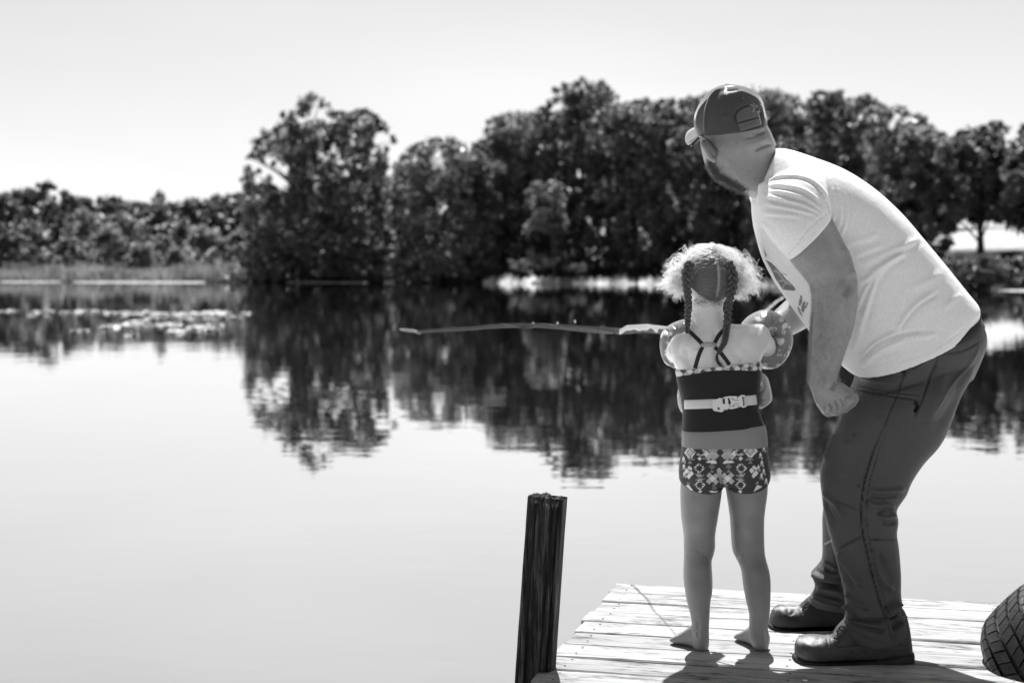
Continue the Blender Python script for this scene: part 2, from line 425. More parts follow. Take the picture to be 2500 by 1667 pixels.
tree('broadleaf_tree', 'broad tree with sky showing through its upper left, left of the highest crown', [(1172, 360), (1180, 320), (1195, 290), (1225, 275), (1255, 272), (1290, 275), (1320, 262), (1340, 270)], 680, 14, 190, 1240, mat='leaf_mid', holes=[(1212, 300, 12), (1240, 290, 9), (1258, 287, 9), (1215, 325, 10), (1190, 345, 9), (1270, 320, 7), (1295, 340, 7)])
tree('broadleaf_tree', 'highest tree of the far bank, dark domed crown above the middle', [(1318, 270), (1345, 240), (1352, 215), (1380, 202), (1400, 205), (1420, 186), (1440, 205), (1452, 212), (1465, 194), (1480, 202), (1490, 218), (1502, 225), (1500, 250), (1530, 270)], 680, 14, 230, 1420, rpx=(14, 30), holes=[(1382, 230, 7), (1470, 240, 6), (1350, 252, 7), (1430, 235, 4)])
tree('broadleaf_tree', 'mid grey tree directly right of the highest crown', [(1490, 270), (1520, 250), (1545, 245), (1572, 240), (1592, 250), (1615, 258)], 680, 14, 130, 1545, mat='leaf_mid')
tree('broadleaf_tree', 'knobbly topped dark tree just left of the man in the cap', [(1595, 260), (1612, 240), (1630, 234), (1645, 242), (1655, 252), (1668, 236), (1690, 238), (1710, 232), (1740, 236)], 680, 14, 150, 1660, rpx=(13, 28), holes=[(1615, 258, 9), (1655, 260, 10), (1630, 290, 7), (1668, 300, 8), (1690, 250, 6)])
tree('broadleaf_tree', 'dark tree behind the head and cap of the man', [(1700, 240), (1740, 228), (1790, 225), (1835, 218)], 690, 14, 130, 1780)
tree('broadleaf_tree', 'mid grey leafy tree immediately right of the man\'s cap', [(1825, 222), (1850, 217), (1880, 218), (1915, 225), (1945, 240), (1975, 252), (2000, 270)], 690, 14, 170, 1900, mat='leaf_mid')
tree('broadleaf_tree', 'dark tree with a flat spiky top above the man\'s neck', [(1985, 232), (1992, 220), (2030, 221), (2055, 222), (2070, 240), (2090, 235), (2120, 232), (2140, 245), (2160, 262)], 690, 14, 170, 2070, rpx=(14, 30), holes=[(2002, 236, 7), (2058, 238, 8), (2078, 246, 5)])
tree('broadleaf_tree', 'dark sloping tree behind the man\'s back', [(2120, 262), (2160, 268), (2180, 262), (2205, 262), (2230, 282), (2250, 278), (2262, 300), (2290, 320), (2312, 330)], 620, 10, 160, 2205, mat='leaf_mid', rpx=(15, 30), holes=[(2187, 290, 6), (2230, 302, 9), (2268, 330, 8)])
tree('broadleaf_tree', 'bushy tree whose trunk shows against the lawn, second from the right edge', [(2290, 345), (2330, 332), (2338, 318), (2370, 316), (2400, 305), (2420, 295), (2432, 300), (2448, 293), (2455, 320), (2470, 350)], 520, 16, 150, 2392, tr=.28, rpx=(15, 30), holes=[(2285, 335, 12), (2450, 360, 10), (2355, 520, 20)])
tree('broadleaf_tree', 'dark tree cut by the right edge of the picture', [(2460, 370), (2480, 345), (2495, 305), (2515, 300), (2560, 320), (2640, 330)], 530, 18, 130, 2560, tr=.28)
tree('broadleaf_tree', 'low leaning tree with thin trunk where the lawn begins behind the man\'s back', [(2180, 400), (2215, 370), (2260, 360), (2300, 380), (2330, 420)], 550, 14, 90, 2255, tr=.24)
tree('broadleaf_tree', 'pale leaved sapling glowing in front of the dark wood below the middle crowns', [(1285, 470), (1305, 445), (1340, 435), (1370, 450), (1382, 480)], 555, 1.5, 22, 1352, mat='leaf_sapling', rpx=(12, 24), lpc=60, tr=.1, depth=1.2)
tree('broadleaf_tree', 'pale feathery sapling low on the bank left of the oak trunk', [(640, 540), (655, 515), (672, 530), (690, 570)], 640, 2, 14, 660, mat='leaf_pale', rpx=(10, 16), lpc=50, tr=.08, depth=1)

# dense woodland behind the front trees: reads as one mass
def mass(name, label, outline, ybot, D, n, rpx, lpc, lsize, mat, depth):
    C, R = fill_clumps(outline, ybot, D, n, rpx, depth, outline[0][0], outline[-1][0])
    cnt = [int(lpc*rng.uniform(.6, 1.2)) for r in R]
    o = link(name, quads_mesh(leaves(C, R, cnt, lsize)), M[mat], None, False); tag(o, label, kind='stuff')
mass('woodland', 'dense dark wood filling the space behind the shore trees', [(610, 520), (680, 470), (760, 420), (900, 400), (960, 430), (1100, 400), (1180, 380), (1300, 310), (1420, 260), (1600, 285), (1750, 270), (1950, 280), (2100, 290), (2230, 340), (2290, 380)], 680, 176, 950, (25, 45), 60, .42, 'leaf', 5)
mass('woodland', 'dark leafy belt above the lawn on the far right', [(2230, 400), (2330, 380), (2480, 390), (2600, 380), (2900, 380)], 490, 165, 170, (22, 40), 60, .4, 'leaf', 4)
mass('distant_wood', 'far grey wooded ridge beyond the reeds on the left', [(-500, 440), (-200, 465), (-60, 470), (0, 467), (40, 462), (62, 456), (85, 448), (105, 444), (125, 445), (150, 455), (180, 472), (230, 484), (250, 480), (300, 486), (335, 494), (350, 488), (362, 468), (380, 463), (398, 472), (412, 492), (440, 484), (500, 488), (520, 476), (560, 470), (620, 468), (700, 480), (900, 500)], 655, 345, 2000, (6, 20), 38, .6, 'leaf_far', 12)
mass('woodland', 'dark undergrowth along the water under the trees', [(560, 640), (620, 600), (700, 580), (900, 590), (1100, 600), (1250, 640), (1600, 640), (1900, 620), (2200, 630), (2290, 650)], 692, 151.5, 420, (10, 22), 50, .2, 'leaf', 3)
mass('woodland', 'low dark scrub on the bank below the lawn', [(2270, 640), (2300, 605), (2360, 622), (2450, 625), (2520, 615), (2700, 620)], 700, 103, 330, (9, 18), 60, .14, 'leaf', 2)

mass('woodland', 'wood running on along the bank beyond the right edge', [(2650, 340), (3000, 300), (3400, 330), (3900, 290), (4200, 310)], 690, 125, 900, (25, 45), 55, .4, 'leaf', 6)
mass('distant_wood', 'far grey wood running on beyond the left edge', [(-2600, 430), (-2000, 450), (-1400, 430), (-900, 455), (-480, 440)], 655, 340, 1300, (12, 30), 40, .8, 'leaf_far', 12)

# shrubs of the left bank, bright on top
sh = [(20, 560, 45, 'clipped by the left edge'), (75, 540, 40, 'tall one second from the left edge'), (170, 578, 34, 'small domed one with a pale crest'), (258, 548, 52, 'large domed one with the brightest crest'),
      (345, 590, 40, 'wide low one right of the brightest dome'), (392, 575, 36, 'ragged one in the middle of the left bank'), (440, 600, 38, 'low pale one by the dark hollow'), (498, 555, 44, 'tall pale one near the oak'),
      (548, 580, 36, 'pale one nearest the oak'), (585, 560, 30, 'narrow one under the oak\'s left branches'), (120, 620, 30, 'small one behind the left reeds'), (300, 520, 50, 'tall grey one behind the brightest dome'), (450, 530, 50, 'tall grey one behind the middle'), (200, 510, 48, 'tall grey one behind the small dome')]
for i, (x, y, r, lb) in enumerate(sh):
    D = 205+8*(i % 3)+(25 if i > 10 else 0); base = P(x, 664, D); base.z = .6
    root = empty('shrub', base, 'rounded pale-topped shrub on the left bank, '+lb, 'shrub', 'shrubs on the left bank')
    C = []; R = []
    for k in range(int(26)):
        a = rng.uniform(0, math.pi); rr = rng.uniform(.2, .85)
        C.append(np.array(P(x+math.cos(a)*r*rr, y+r*.9-math.sin(a)*r*rr*1.0, D+rng.uniform(-2, 2)))); R.append(r*.26*D/FPX*rng.uniform(.8, 1.3))
    for k in range(16): C.append(np.array(P(x+rng.uniform(-.9, .9)*r, rng.uniform(y+r*.6, 655), D+rng.uniform(-2, 2)))); R.append(r*.3*D/FPX)
    link('foliage', quads_mesh(leaves(C, R, [70]*len(C), .22)), M['leaf_pale' if i < 10 and i not in (0, 1) else 'leaf_mid'], root, False)
    link('stem', trunk_mesh(base-Vector((0, 0, 1)), P(x, y+r, D), .12), M['bark'], root)
for x, y, r, lb in [(1270, 640, 26, 'pale bush at the left end of the bright shore grass'), (1325, 632, 34, 'feathery pale bush on the shore below the pale sapling'), (1410, 648, 18, 'small pale round bush alone on the central shore'),
                    (840, 645, 16, 'small pale bush at the waterline below the oak'), (1070, 652, 18, 'grey bush at the waterline right of the oak')]:
    D = shore_pt(x).y-.3; base = P(x, shore_y(x)-6, D); root = empty('shrub', base, lb, 'shrub', 'bushes on the central shore')
    C = [np.array(P(x+rng.uniform(-1, 1)*r, y+r*.6-rng.uniform(0, 1)*r*1.0+abs(rng.uniform(-.4, .4))*r, D+rng.uniform(-1, 1))) for k in range(22)]; R = [r*.28*D/FPX]*22
    link('foliage', quads_mesh(leaves(C, R, [45]*22, .12)), M['leaf_sapling'], root, False)
    link('stem', trunk_mesh(base-Vector((0, 0, .2)), P(x, y+r*.2, D), .06), M['bark'], root)

M['reed_bright'] = leafmat('bright_grass', .55, .85, vs=.3, spark=.3)
# reeds and grass
def blades(xa, xb, n, hfun, v0, v1, wd=.05):
    x = rng.uniform(xa, xb, n); out = []
    for q in x:
        b = np.array(ground_at(q, rng.uniform(v0, v1))); hh = hfun(q)*(.55 if q < 700 else 1)*rng.uniform(.5, 1.1); lean = rng.normal(0, .18, 2)*hh
        a = rng.uniform(0, math.pi); u = np.array([math.cos(a), math.sin(a), 0])*wd*rng.uniform(.6, 1.4); t = b+np.array([lean[0], lean[1], hh]); b[2] -= .2
        out.append(np.stack([b-u, b+u, t]))
    return np.concatenate(out)
hl = lambda q: float(np.interp(q, [-900, 0, 40, 90, 130, 160, 190, 260, 330, 400, 470, 560, 640], [1.6, 1.0, 1.4, 1.5, 2.6, 1.4, 2.0, 1.9, .9, 1.8, 2.2, 2.4, 1.0]))
tag(link('reeds', quads_mesh(blades(-900, 640, 9000, hl, .5, 9, .07), 3), M['reed'], None, False), 'pale sunlit reeds along the left bank', kind='stuff')
hm = lambda q: .62*(.75+.45*math.sin(q*.09)*math.sin(q*.023+1)+.2*math.sin(q*.31))*float(np.interp(q, [1180, 1200, 1250, 1400, 1500, 1700, 2050], [.2, 1.0, .9, .6, .9, .8, .6]))
tag(link('shore_grass', quads_mesh(blades(1180, 2050, 15000, hm, -1.6, 1.2, .08), 3), M['reed_bright'], None, False), 'bright grass fringe along the central shore', kind='stuff')
# pale mud shelves at the waterline
def shelf(xa, xb, v0, v1, name, lb):
    V = []; F = []; k = 24
    for i in range(k+1):
        q = xa+(xb-xa)*i/k; b0 = shore_pt(q); dr = Vector((b0.x, b0.y, 0)).normalized(); f = math.sin(math.pi*i/k)**.4
        for v, z in ((v0-.4*f, -.03), (v0, .05), (v1, .06)):
            p = b0+dr*v; V.append((p.x, p.y, WZ+z))
    for i in range(k):
        for j in range(2): a = i*3+j; F.append((a, a+3, a+4, a+1))
    tag(link(name, raw_mesh(V, F), M['mud']), lb, kind='structure')
shelf(180, 500, -7, -1, 'mud_bank', 'pale mud shelf at the waterline under the left reeds')
shelf(0, 150, -3, 0, 'mud_bank', 'short pale mud shelf at the left edge')
shelf(2370, 2620, -4, .5, 'mud_bank', 'bright mud shelf at the waterline on the far right')
shelf(700, 900, -2, -.2, 'mud_bank', 'thin pale mud line below the oak')

# lily pads
pads = [(20, 760, 14), (105, 762, 18), (160, 764, 9), (205, 761, 22), (240, 763, 14), (78, 772, 5), (268, 766, 12), (300, 765, 14), (330, 770, 24), (350, 764, 16), (385, 768, 18), (410, 774, 20), (450, 766, 24), (480, 770, 30), (520, 763, 24), (545, 765, 14), (572, 776, 12), (598, 766, 8),
        (335, 788, 18), (310, 797, 26), (270, 799, 18), (400, 796, 32), (430, 812, 14), (415, 808, 6), (490, 800, 24), (515, 806, 14), (195, 809, 12), (185, 812, 6), (320, 820, 6), (525, 795, 14), (455, 780, 12), (370, 779, 10), (505, 782, 16)]
V = []
for x, y, r in pads:
    c = G(x, y, WZ); a = r*c.y/FPX; n = int(11*r)
    for k in range(n):
        t = rng.uniform(0, 2*math.pi); q = math.sqrt(rng.uniform(0, 1)); cx = c.x+math.cos(t)*a*q; cy = c.y+math.sin(t)*a*q*rng.uniform(2, 5); s_ = rng.uniform(.05, .10); tl = rng.normal(0, .12, 2)
        for j in range(6):
            aa = j*math.pi/3; V.append((cx+math.cos(aa)*s_, cy+math.sin(aa)*s_, WZ+.012+abs(tl[0])*.06+(math.cos(aa)*tl[0]+math.sin(aa)*tl[1])*s_+.003*(k % 4)))
M['pad'] = pm('lily_pad', .42, .45, .5)
tag(link('lily_pads', quads_mesh(V, 6), M['pad'], None, False), 'pale patches of floating lily pads on the water at left', kind='stuff')
# ================================================================ DOCK
A0 = G(1503, 1424); ang = math.radians(-15)
bx = Vector((math.cos(ang), math.sin(ang), 0)); by = Vector((math.sin(ang), -math.cos(ang), 0))   # along a board; towards the camera
s = N('weathered_board'); b = s.bsdf(.75, .25)
oi = s.n('ShaderNodeObjectInfo'); off = s.n('ShaderNodeVectorMath', operation='SCALE'); cb = s.n('ShaderNodeCombineXYZ')
for i in range(3): s.l(oi.outputs['Random'], cb.inputs[i])
s.l(cb.outputs[0], off.inputs[0]); off.inputs['Scale'].default_value = 37.0; of = off.outputs[0]
grain = s.noise(6, 6, .65, (.5, 9, 9), off=of); fine = s.noise(22, 4, .6, (.5, 14, 14), off=of)
patch = s.noise(5, 4, .7, (.8, 3, 1), off=of); mott = s.noise(40, 3, .6, (.5, 2, 1), off=of)
v = s.math('MULTIPLY', s.rng(grain, .36, .60, .70, 1.08), s.rng(fine, .3, .7, .84, 1.08))
dark = s.math('MULTIPLY', s.rng(patch, .49, .62, 0, 1), s.rng(mott, .4, .6, .1, 1)); v = s.math('MULTIPLY', v, s.math('SUBTRACT', 1.0, s.math('MULTIPLY', dark, .8)))
v = s.math('MULTIPLY', v, s.rng(oi.outputs['Random'], 0, 1, .33, .44))
s.l(s.grey(v), b.inputs['Base Color'])
hh = s.math('ADD', s.math('MULTIPLY', grain, .004), s.math('MULTIPLY', fine, .0018)); s.l(s.bump(hh, 1.0, .8), b.inputs['Normal']); s.l(b.outputs[0], s.out.inputs[0]); M['board'] = s.m
dock = empty('dock', A0.copy(), 'weathered wooden plank dock the two people are standing on', 'dock')
BW = .1455; Lb = 1.235
def board_mesh(seed, Wd):
    r = random.Random(seed); bm = bmesh.new(); k = 36; th = .036; rows = []
    ph = [r.uniform(0, 6) for _ in range(8)]
    for i in range(k+1):
        x = i/k*Lb; j0 = .0016*math.sin(x*5+ph[0])+.0011*math.sin(x*17+ph[1])+r.uniform(-.0007, .0007); j1 = .0016*math.sin(x*4+ph[2])+.001*math.sin(x*21+ph[3])+r.uniform(-.0007, .0007)
        if i == 0: x += r.uniform(-.002, .004)
        z = .002*math.sin(x*3+ph[4]); w_ = Wd/2; cup = .0015*math.sin(ph[5])
        prof = [(-w_+j0, z-th), (-w_+j0, z-.004), (-w_+.004+j0, z), (-w_*.5, z+cup), (0, z+cup*1.4), (w_*.5, z+cup), (w_-.004+j1, z), (w_+j1, z-.004), (w_+j1, z-th)]
        rows.append([bm.verts.new((x, p, q)) for p, q in prof])
    for a, c in zip(rows, rows[1:]):
        for q in range(9): bm.faces.new((a[q], c[q], c[(q+1) % 9], a[(q+1) % 9]))
    bm.faces.new(rows[0]); bm.faces.new(rows[-1][::-1]); bmesh.ops.recalc_face_normals(bm, faces=bm.faces[:])
    me = bm_mesh(bm); me.materials.append(M['board']); return me
yo = 0
for i in range(24):
    wdt = BW-[.010, .006, .005, .011, .007, .006, .011, .018, .022, .018][i % 10]
    me = board_mesh(i, wdt); ob = bpy.data.objects.new('board', me); COL.objects.link(ob); ob.parent = dock
    if i == 0: wdt *= .9
    lo = random.uniform(-.004, .004)+[0, .003, .004, -.006, .003, .006, -.004, .004, .0, -.005][i % 10]
    q = by*(BW*(i+.42))+bx*(lo-.0*i); sk = i*BW*.034
    ob.location = q+bx*sk+Vector((0, 0, random.uniform(-.002, .002))); ob.rotation_euler = (0, 0, ang+random.uniform(-.002, .002))
    # boards run along bx; local y points away from the camera
M['nail'] = pm('rusty_nail', .03, .6, .5)
bm = bmesh.new()
for i in range(24):
    for bx_ in (.06, .62, 1.17):
        for o_ in (-.035, .035):
            q = A0+by*(BW*(i+.42)+o_)+bx*(bx_+i*BW*.034+random.uniform(-.006, .006)); ball(bm, (q.x, q.y, .0015), 0.0032, .0032, .0012, seg=8)
no_ = link('nails', bm_mesh(bm), M['nail'], dock); no_['kind'] = 'stuff'
M['joist'] = pm('joist_wood', .12, .85, .2, var=(14, .6, 1.3), bump=[(60, .004, (1, 9, 9))])
for off_ in (.06, .62, 1.17):
    bm = bmesh.new(); c = A0+by*(12*BW)+bx*off_+Vector((0, 0, -.115)); box_pts(bm, c, bx*.02, by*(12*BW-.03), Vector((0, 0, .075)), .003)
    link('joist', bm_mesh(bm), M['joist'], dock, False)
for q in ((.03, .35), (1.1, .35), (.6, .1)):
    bm = bmesh.new(); c = A0+by*q[1]+bx*(q[0]+.05)+Vector((0, 0, -.62)); box_pts(bm, c, bx*.045, by*.045, Vector((0, 0, .54)), .004); link('pile', bm_mesh(bm), M['joist'], dock, False)

# post
s = N('old_post'); b = s.bsdf(.8, .3)
gr = s.noise(9, 6, .7, (6, 6, .35)); fi = s.noise(30, 5, .7, (7, 7, .3)); bl = s.noise(7, 4, .6)
v = s.math('MULTIPLY', s.rng(gr, .46, .68, .008, .13), s.rng(fi, .35, .65, .5, 1.5)); s.l(s.grey(s.math('MULTIPLY', v, s.rng(bl, .35, .65, .5, 1.4))), b.inputs['Base Color'])
s.l(s.bump(s.math('ADD', s.math('MULTIPLY', gr, .012), s.math('MULTIPLY', fi, .006)), 1.0), b.inputs['Normal']); s.l(b.outputs[0], s.out.inputs[0]); M['post'] = s.m
s = N('post_end'); b = s.bsdf(.9, .2); n_ = s.noise(45, 6, .8); s.l(s.grey(s.rng(n_, .42, .66, .02, .42)), b.inputs['Base Color']); s.l(s.bump(s.math('MULTIPLY', n_, .02), 1.0), b.inputs['Normal']); s.l(b.outputs[0], s.out.inputs[0]); M['post_end'] = s.m
dp = 4.18
pt = P(1337, 1212, dp); pb = P(1299, 1760, dp-.02); pax = (pt-pb).normalized()
pr = Matrix.Rotation(math.radians(-13), 3, 'Z')
pu = (pr@Vector((1, 0, 0))); pu = (pu-pax*pu.dot(pax)).normalized(); pv = pax.cross(pu)
postr = empty('mooring_post', pb+Vector((0, 0, -.9)), 'dark split square wooden post standing in the water at the dock\'s left edge', 'post')
bm = bmesh.new(); n = 260; hw = .0455; rings = []
L_ = (pt-pb).length+.9; rr = random.Random(3)
for k in range(41):
    z = -.9+L_*k/40; ring = []
    for j in range(n):
        t = 2*math.pi*j/n+math.pi/4; ct, st = math.cos(t), math.sin(t); e = 7
        x = math.copysign(abs(ct)**(2/e), ct); y = math.copysign(abs(st)**(2/e), st); rad = 1
        # splits: grooves on the face turned to the camera
        for gx, gw, gd, z0 in ((.22, .075, .55, -2), (-.38, .06, .16, -2), (.74, .05, .25, -2), (-.78, .04, .10, -2), (-.08, .04, .10, -2), (.48, .05, .12, -2)):
            xx = gx+.05*math.sin(z*4+gx*9)
            if st > .3: y -= gd*math.exp(-((x-xx)/gw)**2)
        w_ = hw*(1+.012*math.sin(z*9+j*.3))+rr.uniform(-.0005, .0005)
        c = pb+pax*z
        ring.append(bm.verts.new(c+pu*x*w_-pv*y*w_*(-1 if pv.y < 0 else 1)))
    rings.append(ring)
for a, c in zip(rings, rings[1:]):
    for j in range(n): bm.faces.new((a[j], a[(j+1) % n], c[(j+1) % n], c[j]))
bmesh.ops.recalc_face_normals(bm, faces=bm.faces[:]); link('shaft', bm_mesh(bm), M['post'], postr)
# broken end grain cap, ragged
bm = bmesh.new(); K = 26; gr_ = {}
for i in range(K+1):
    for j in range(K+1):
        x = -1+2*i/K; y = -1+2*j/K; rd = (abs(x)**7+abs(y)**7)**(1/7)
        if rd > 1: x /= rd; y /= rd
        z = -.004+rr.uniform(-.0035, .0035)-.012*max(0, (y if pv.y < 0 else -y))*0+.004*math.sin(x*7)*math.cos(y*5)
        z -= .012*math.exp(-((x-.27)/.1)**2)+ (.010*rr.random() if (abs(x) > .8 or abs(y) > .8) else 0)
        z -= .010*max(0, x-.1)
        gr_[i, j] = bm.verts.new(pt+pax*(z+.006)+pu*x*hw*.975+pv*y*hw*.975)
for i in range(K):
    for j in range(K): bm.faces.new((gr_[i, j], gr_[i+1, j], gr_[i+1, j+1], gr_[i, j+1]))
rim = [gr_[i, 0] for i in range(K)]+[gr_[K, j] for j in range(K)]+[gr_[i, K] for i in range(K, 0, -1)]+[gr_[0, j] for j in range(K, 0, -1)]
low = [bm.verts.new(v.co-pax*.012) for v in rim]
for j in range(len(rim)): bm.faces.new((rim[j], rim[(j+1) % len(rim)], low[(j+1) % len(rim)], low[j]))
bmesh.ops.recalc_face_normals(bm, faces=bm.faces[:]); link('end_grain', bm_mesh(bm), M['post_end'], postr, False)

# tyre
M['rubber'] = pm('tyre_rubber', .022, .42, .5, var=(25, .6, 1.7), bump=[(140, .0015)])
M['rubber_side'] = pm('tyre_sidewall', .018, .5, .45, var=(12, .7, 1.5))
RT_, WT = .31, .10
ax = Vector((.62*.93, -.36, .78*.93)).normalized()
tyc = P(2668, 1680, 4.22)
e1 = Vector((0, -1, 0)); e1 = (e1-ax*e1.dot(ax)).normalized(); e2 = ax.cross(e1)
tyre = empty('tyre', tyc, 'old worn black car tyre hung as a bumper at the dock\'s right edge', 'tyre')
prof = [(-.082, .195), (-.098, .215), (-.106, .25), (-.102, .277), (-.090, .291), (-.070, .2975), (-.03, .3005), (.03, .3005), (.070, .2975), (.090, .291), (.102, .277), (.106, .25), (.098, .215), (.082, .195), (.07, .20), (.088, .25), (.07, .28), (0, .288), (-.07, .28), (-.088, .25), (-.07, .20)]
bm = bmesh.new(); K = 96; rings = []
for k in range(K):
    t = 2*math.pi*k/K; rd = e1*math.cos(t)+e2*math.sin(t); rings.append([bm.verts.new(tyc+ax*w_+rd*r) for w_, r in prof])
for k in range(K):
    a, c = rings[k], rings[(k+1) % K]
    for j in range(len(prof)): bm.faces.new((a[j], a[(j+1) % len(prof)], c[(j+1) % len(prof)], c[j]))
bmesh.ops.recalc_face_normals(bm, faces=bm.faces[:]); link('casing', bm_mesh(bm), M['rubber_side'], tyre)
bm = bmesh.new(); NB = 50
def tr_r(w_): return float(np.interp(abs(w_), [0, .04, .07, .09, .1], [.311, .3105, .307, .2985, .289]))
for row, (w0, w1, sk, ph) in enumerate([(-.099, -.066, 1.6, 0), (-.056, -.024, 2.0, .3), (-.012, .018, -1.2, .6), (.028, .058, -2.0, .2), (.068, .099, -1.6, .5)]):
    for k in range(NB):
        g0 = 2*math.pi*(k+ph)/NB; g1 = g0+2*math.pi/NB*(.84 if k % 2 else .9); vs = []
        wm = [w0, (w0+w1)/2, w1]
        for gg in (g0, g1):
            for w_ in wm:
                for dr_ in (-.012, 0):
                    t = gg+sk*(w_-w0); rd = e1*math.cos(t)+e2*math.sin(t)
                    vs.append(bm.verts.new(tyc+ax*w_+rd*(tr_r(w_)+dr_)))
        I = lambda a_, b_, c_: vs[a_*6+b_*2+c_]
        for b_ in range(2): bm.faces.new((I(0, b_, 1), I(0, b_+1, 1), I(1, b_+1, 1), I(1, b_, 1))); bm.faces.new((I(0, b_, 0), I(0, b_+1, 0), I(0, b_+1, 1), I(0, b_, 1))); bm.faces.new((I(1, b_, 0), I(1, b_, 1), I(1, b_+1, 1), I(1, b_+1, 0)))
        for b_ in (0, 2): bm.faces.new((I(0, b_, 0), I(0, b_, 1), I(1, b_, 1), I(1, b_, 0)))
bmesh.ops.recalc_face_normals(bm, faces=bm.faces[:]); link('tread', bm_mesh(bm), M['rubber'], tyre, False)
bm = bmesh.new(); q = Vector((tyc.x, tyc.y, -.45)); box_pts(bm, q, bx*.05, by*.05, Vector((0, 0, .75)), .004); link('pile', bm_mesh(bm), M['joist'], dock, False)
bm = bmesh.new(); a_ = Vector((q.x, q.y, -.09)); box_pts(bm, a_-bx*.17, bx*.22, by*.02, Vector((0, 0, .035)), .002); link('brace', bm_mesh(bm), M['joist'], dock, False)
# ================================================================ GIRL
from mathutils.bvhtree import BVHTree
def bvh_of(*mes):
    V = []; F = []
    for me in mes:
        n = len(V); V += [v.co.copy() for v in me.vertices]; F += [[n+i for i in p.vertices] for p in me.polygons]
    return BVHTree.FromPolygons(V, F)
def surf(bvh, px, py, off=0.0, dd=4.4):
    r = Vector(ray(px, py)).normalized(); h = bvh.ray_cast(Vector(CP), r)
    if h[0] is None: return P(px, py, dd), -r
    if h[1].dot(r) > 0: h = (h[0], -h[1])
    return h[0]+h[1]*off, h[1]
def ribbon(bvh, pts, wpx, off, name, mat, parent, n=5, th=.0015, dd=4.4, m=6):
    pts = [np.array(p, float) for p in pts]
    pts = smooth_list(pts, m) if len(pts) > 2 else [pts[0]+(pts[1]-pts[0])*k/16 for k in range(17)]
    bm = bmesh.new(); rows = []
    for i, p in enumerate(pts):
        t = pts[min(i+1, len(pts)-1)]-pts[max(i-1, 0)]; t /= np.linalg.norm(t)+1e-9; nn = np.array([-t[1], t[0]]); w_ = wpx if not callable(wpx) else wpx(i/(len(pts)-1))
        top = []; low = []
        for k in range(n):
            q = p+nn*w_*(k/(n-1)-.5); s_, no = surf(bvh, q[0], q[1], off, dd); e = .0 if 0 < k < n-1 else -th*.6
            top.append(bm.verts.new(s_+no*(th+e))); low.append(bm.verts.new(s_-no*.001))
        rows.append(top+low[::-1])
    for a, b in zip(rows, rows[1:]):
        for k in range(2*n): bm.faces.new((a[k], a[(k+1) % (2*n)], b[(k+1) % (2*n)], b[k]))
    bm.faces.new(rows[0]); bm.faces.new(rows[-1][::-1]); bmesh.ops.recalc_face_normals(bm, faces=bm.faces[:])
    return link(name, bm_mesh(bm), mat, parent)
def plate(poly, d, th, name, mat, parent, bev=.0006, tilt=0):
    """flat piece with real thickness: polygon in photo points at distance d"""
    bm = bmesh.new(); f = [bm.verts.new(P(x, y, d)) for x, y in poly]; k = [bm.verts.new(P(x, y, d)+Vector((0, th, 0))) for x, y in poly]; n = len(poly)
    bm.faces.new(f); bm.faces.new(k[::-1])
    for i in range(n): bm.faces.new((f[i], k[i], k[(i+1) % n], f[(i+1) % n]))
    bmesh.ops.recalc_face_normals(bm, faces=bm.faces[:]); return link(name, bm_mesh(bm), mat, parent, False)
def c1(x, y): return (1550+x/3.484, 550+y/3.484)
def c2(x, y): return (1600+x/4.48, 950+y/4.48)
def c3(x, y): return (1600+x/3.357, 1200+y/3.357)
def shrink_ok(o): return o
GD = 4.38
P_plain = P
def P(px, py, d):                                          # the child leans forward from the hips
    return P_plain(px, py, d+.10*min(max((1090-py)/380, 0), 1)**1.2)
SK = .74
girl = empty('person', G(1775, 1590), 'small barefoot child seen from behind with two braids, arm floats and patterned shorts', 'person')
TOR = [(1688, 762, 1766, 762, .042), (1684, 790, 1776, 786, .045), (1674, 808, 1800, 792, .048), (1652, 824, 1848, 792, .054), (1639, 842, 1872, 812, .060),
       (1638, 862, 1880, 838, .064), (1645, 888, 1862, 866, .068), (1655, 908, 1853, 893, .072), (1660, 940, 1850, 935, .074), (1668, 975, 1846, 972, .074),
       (1672, 1010, 1849, 1005, .076), (1675, 1045, 1858, 1035, .080), (1672, 1085, 1864, 1082, .086), (1667, 1120, 1869, 1120, .090), (1664, 1155, 1874, 1155, .088), (1668, 1180, 1870, 1180, .075)]
def tor(e=0.0, rows=TOR, ex=2.5):
    k = e*FPX/GD; return [S(a-k, b, c+k, d, GD, t+e, ex, dc=.0) for a, b, c, d, t in rows]
LL = [(1664, 1165, 1762, 1165, .072), (1661, 1200, 1762, 1200, .07), (1663, 1260, 1753, 1260, .065), (1669, 1304, 1746, 1304, .058), (1669.5, 1334, 1746, 1334, .055), (1670, 1355, 1741, 1355, .052), (1669.5, 1370, 1737, 1370, .052),
      (1668.5, 1408, 1739, 1408, .056), (1672, 1440, 1739, 1440, .054), (1677, 1468, 1734, 1468, .048), (1685, 1498, 1732.5, 1498, .040), (1689, 1527, 1731, 1527, .033), (1688, 1552, 1731, 1552, .034), (1690, 1572, 1731, 1572, .034), (1696, 1586, 1728, 1586, .026)]
RL = [(1768, 1165, 1874, 1165, .072), (1773, 1200, 1873.5, 1200, .07), (1779, 1240, 1868, 1240, .066), (1783, 1274, 1865, 1274, .062), (1787, 1337, 1866, 1337, .056), (1796, 1360, 1869, 1360, .054), (1808, 1385, 1876, 1385, .054),
      (1812, 1408, 1880, 1408, .056), (1816, 1438, 1881, 1438, .054), (1822, 1468, 1880, 1468, .048), (1829, 1498, 1878.5, 1498, .040), (1829, 1527, 1875, 1527, .033), (1829, 1550, 1876, 1550, .034), (1833, 1570, 1877, 1570, .034), (1841, 1583, 1875, 1583, .026)]
bm = bmesh.new()
loft(bm, tor(), 40, 3)
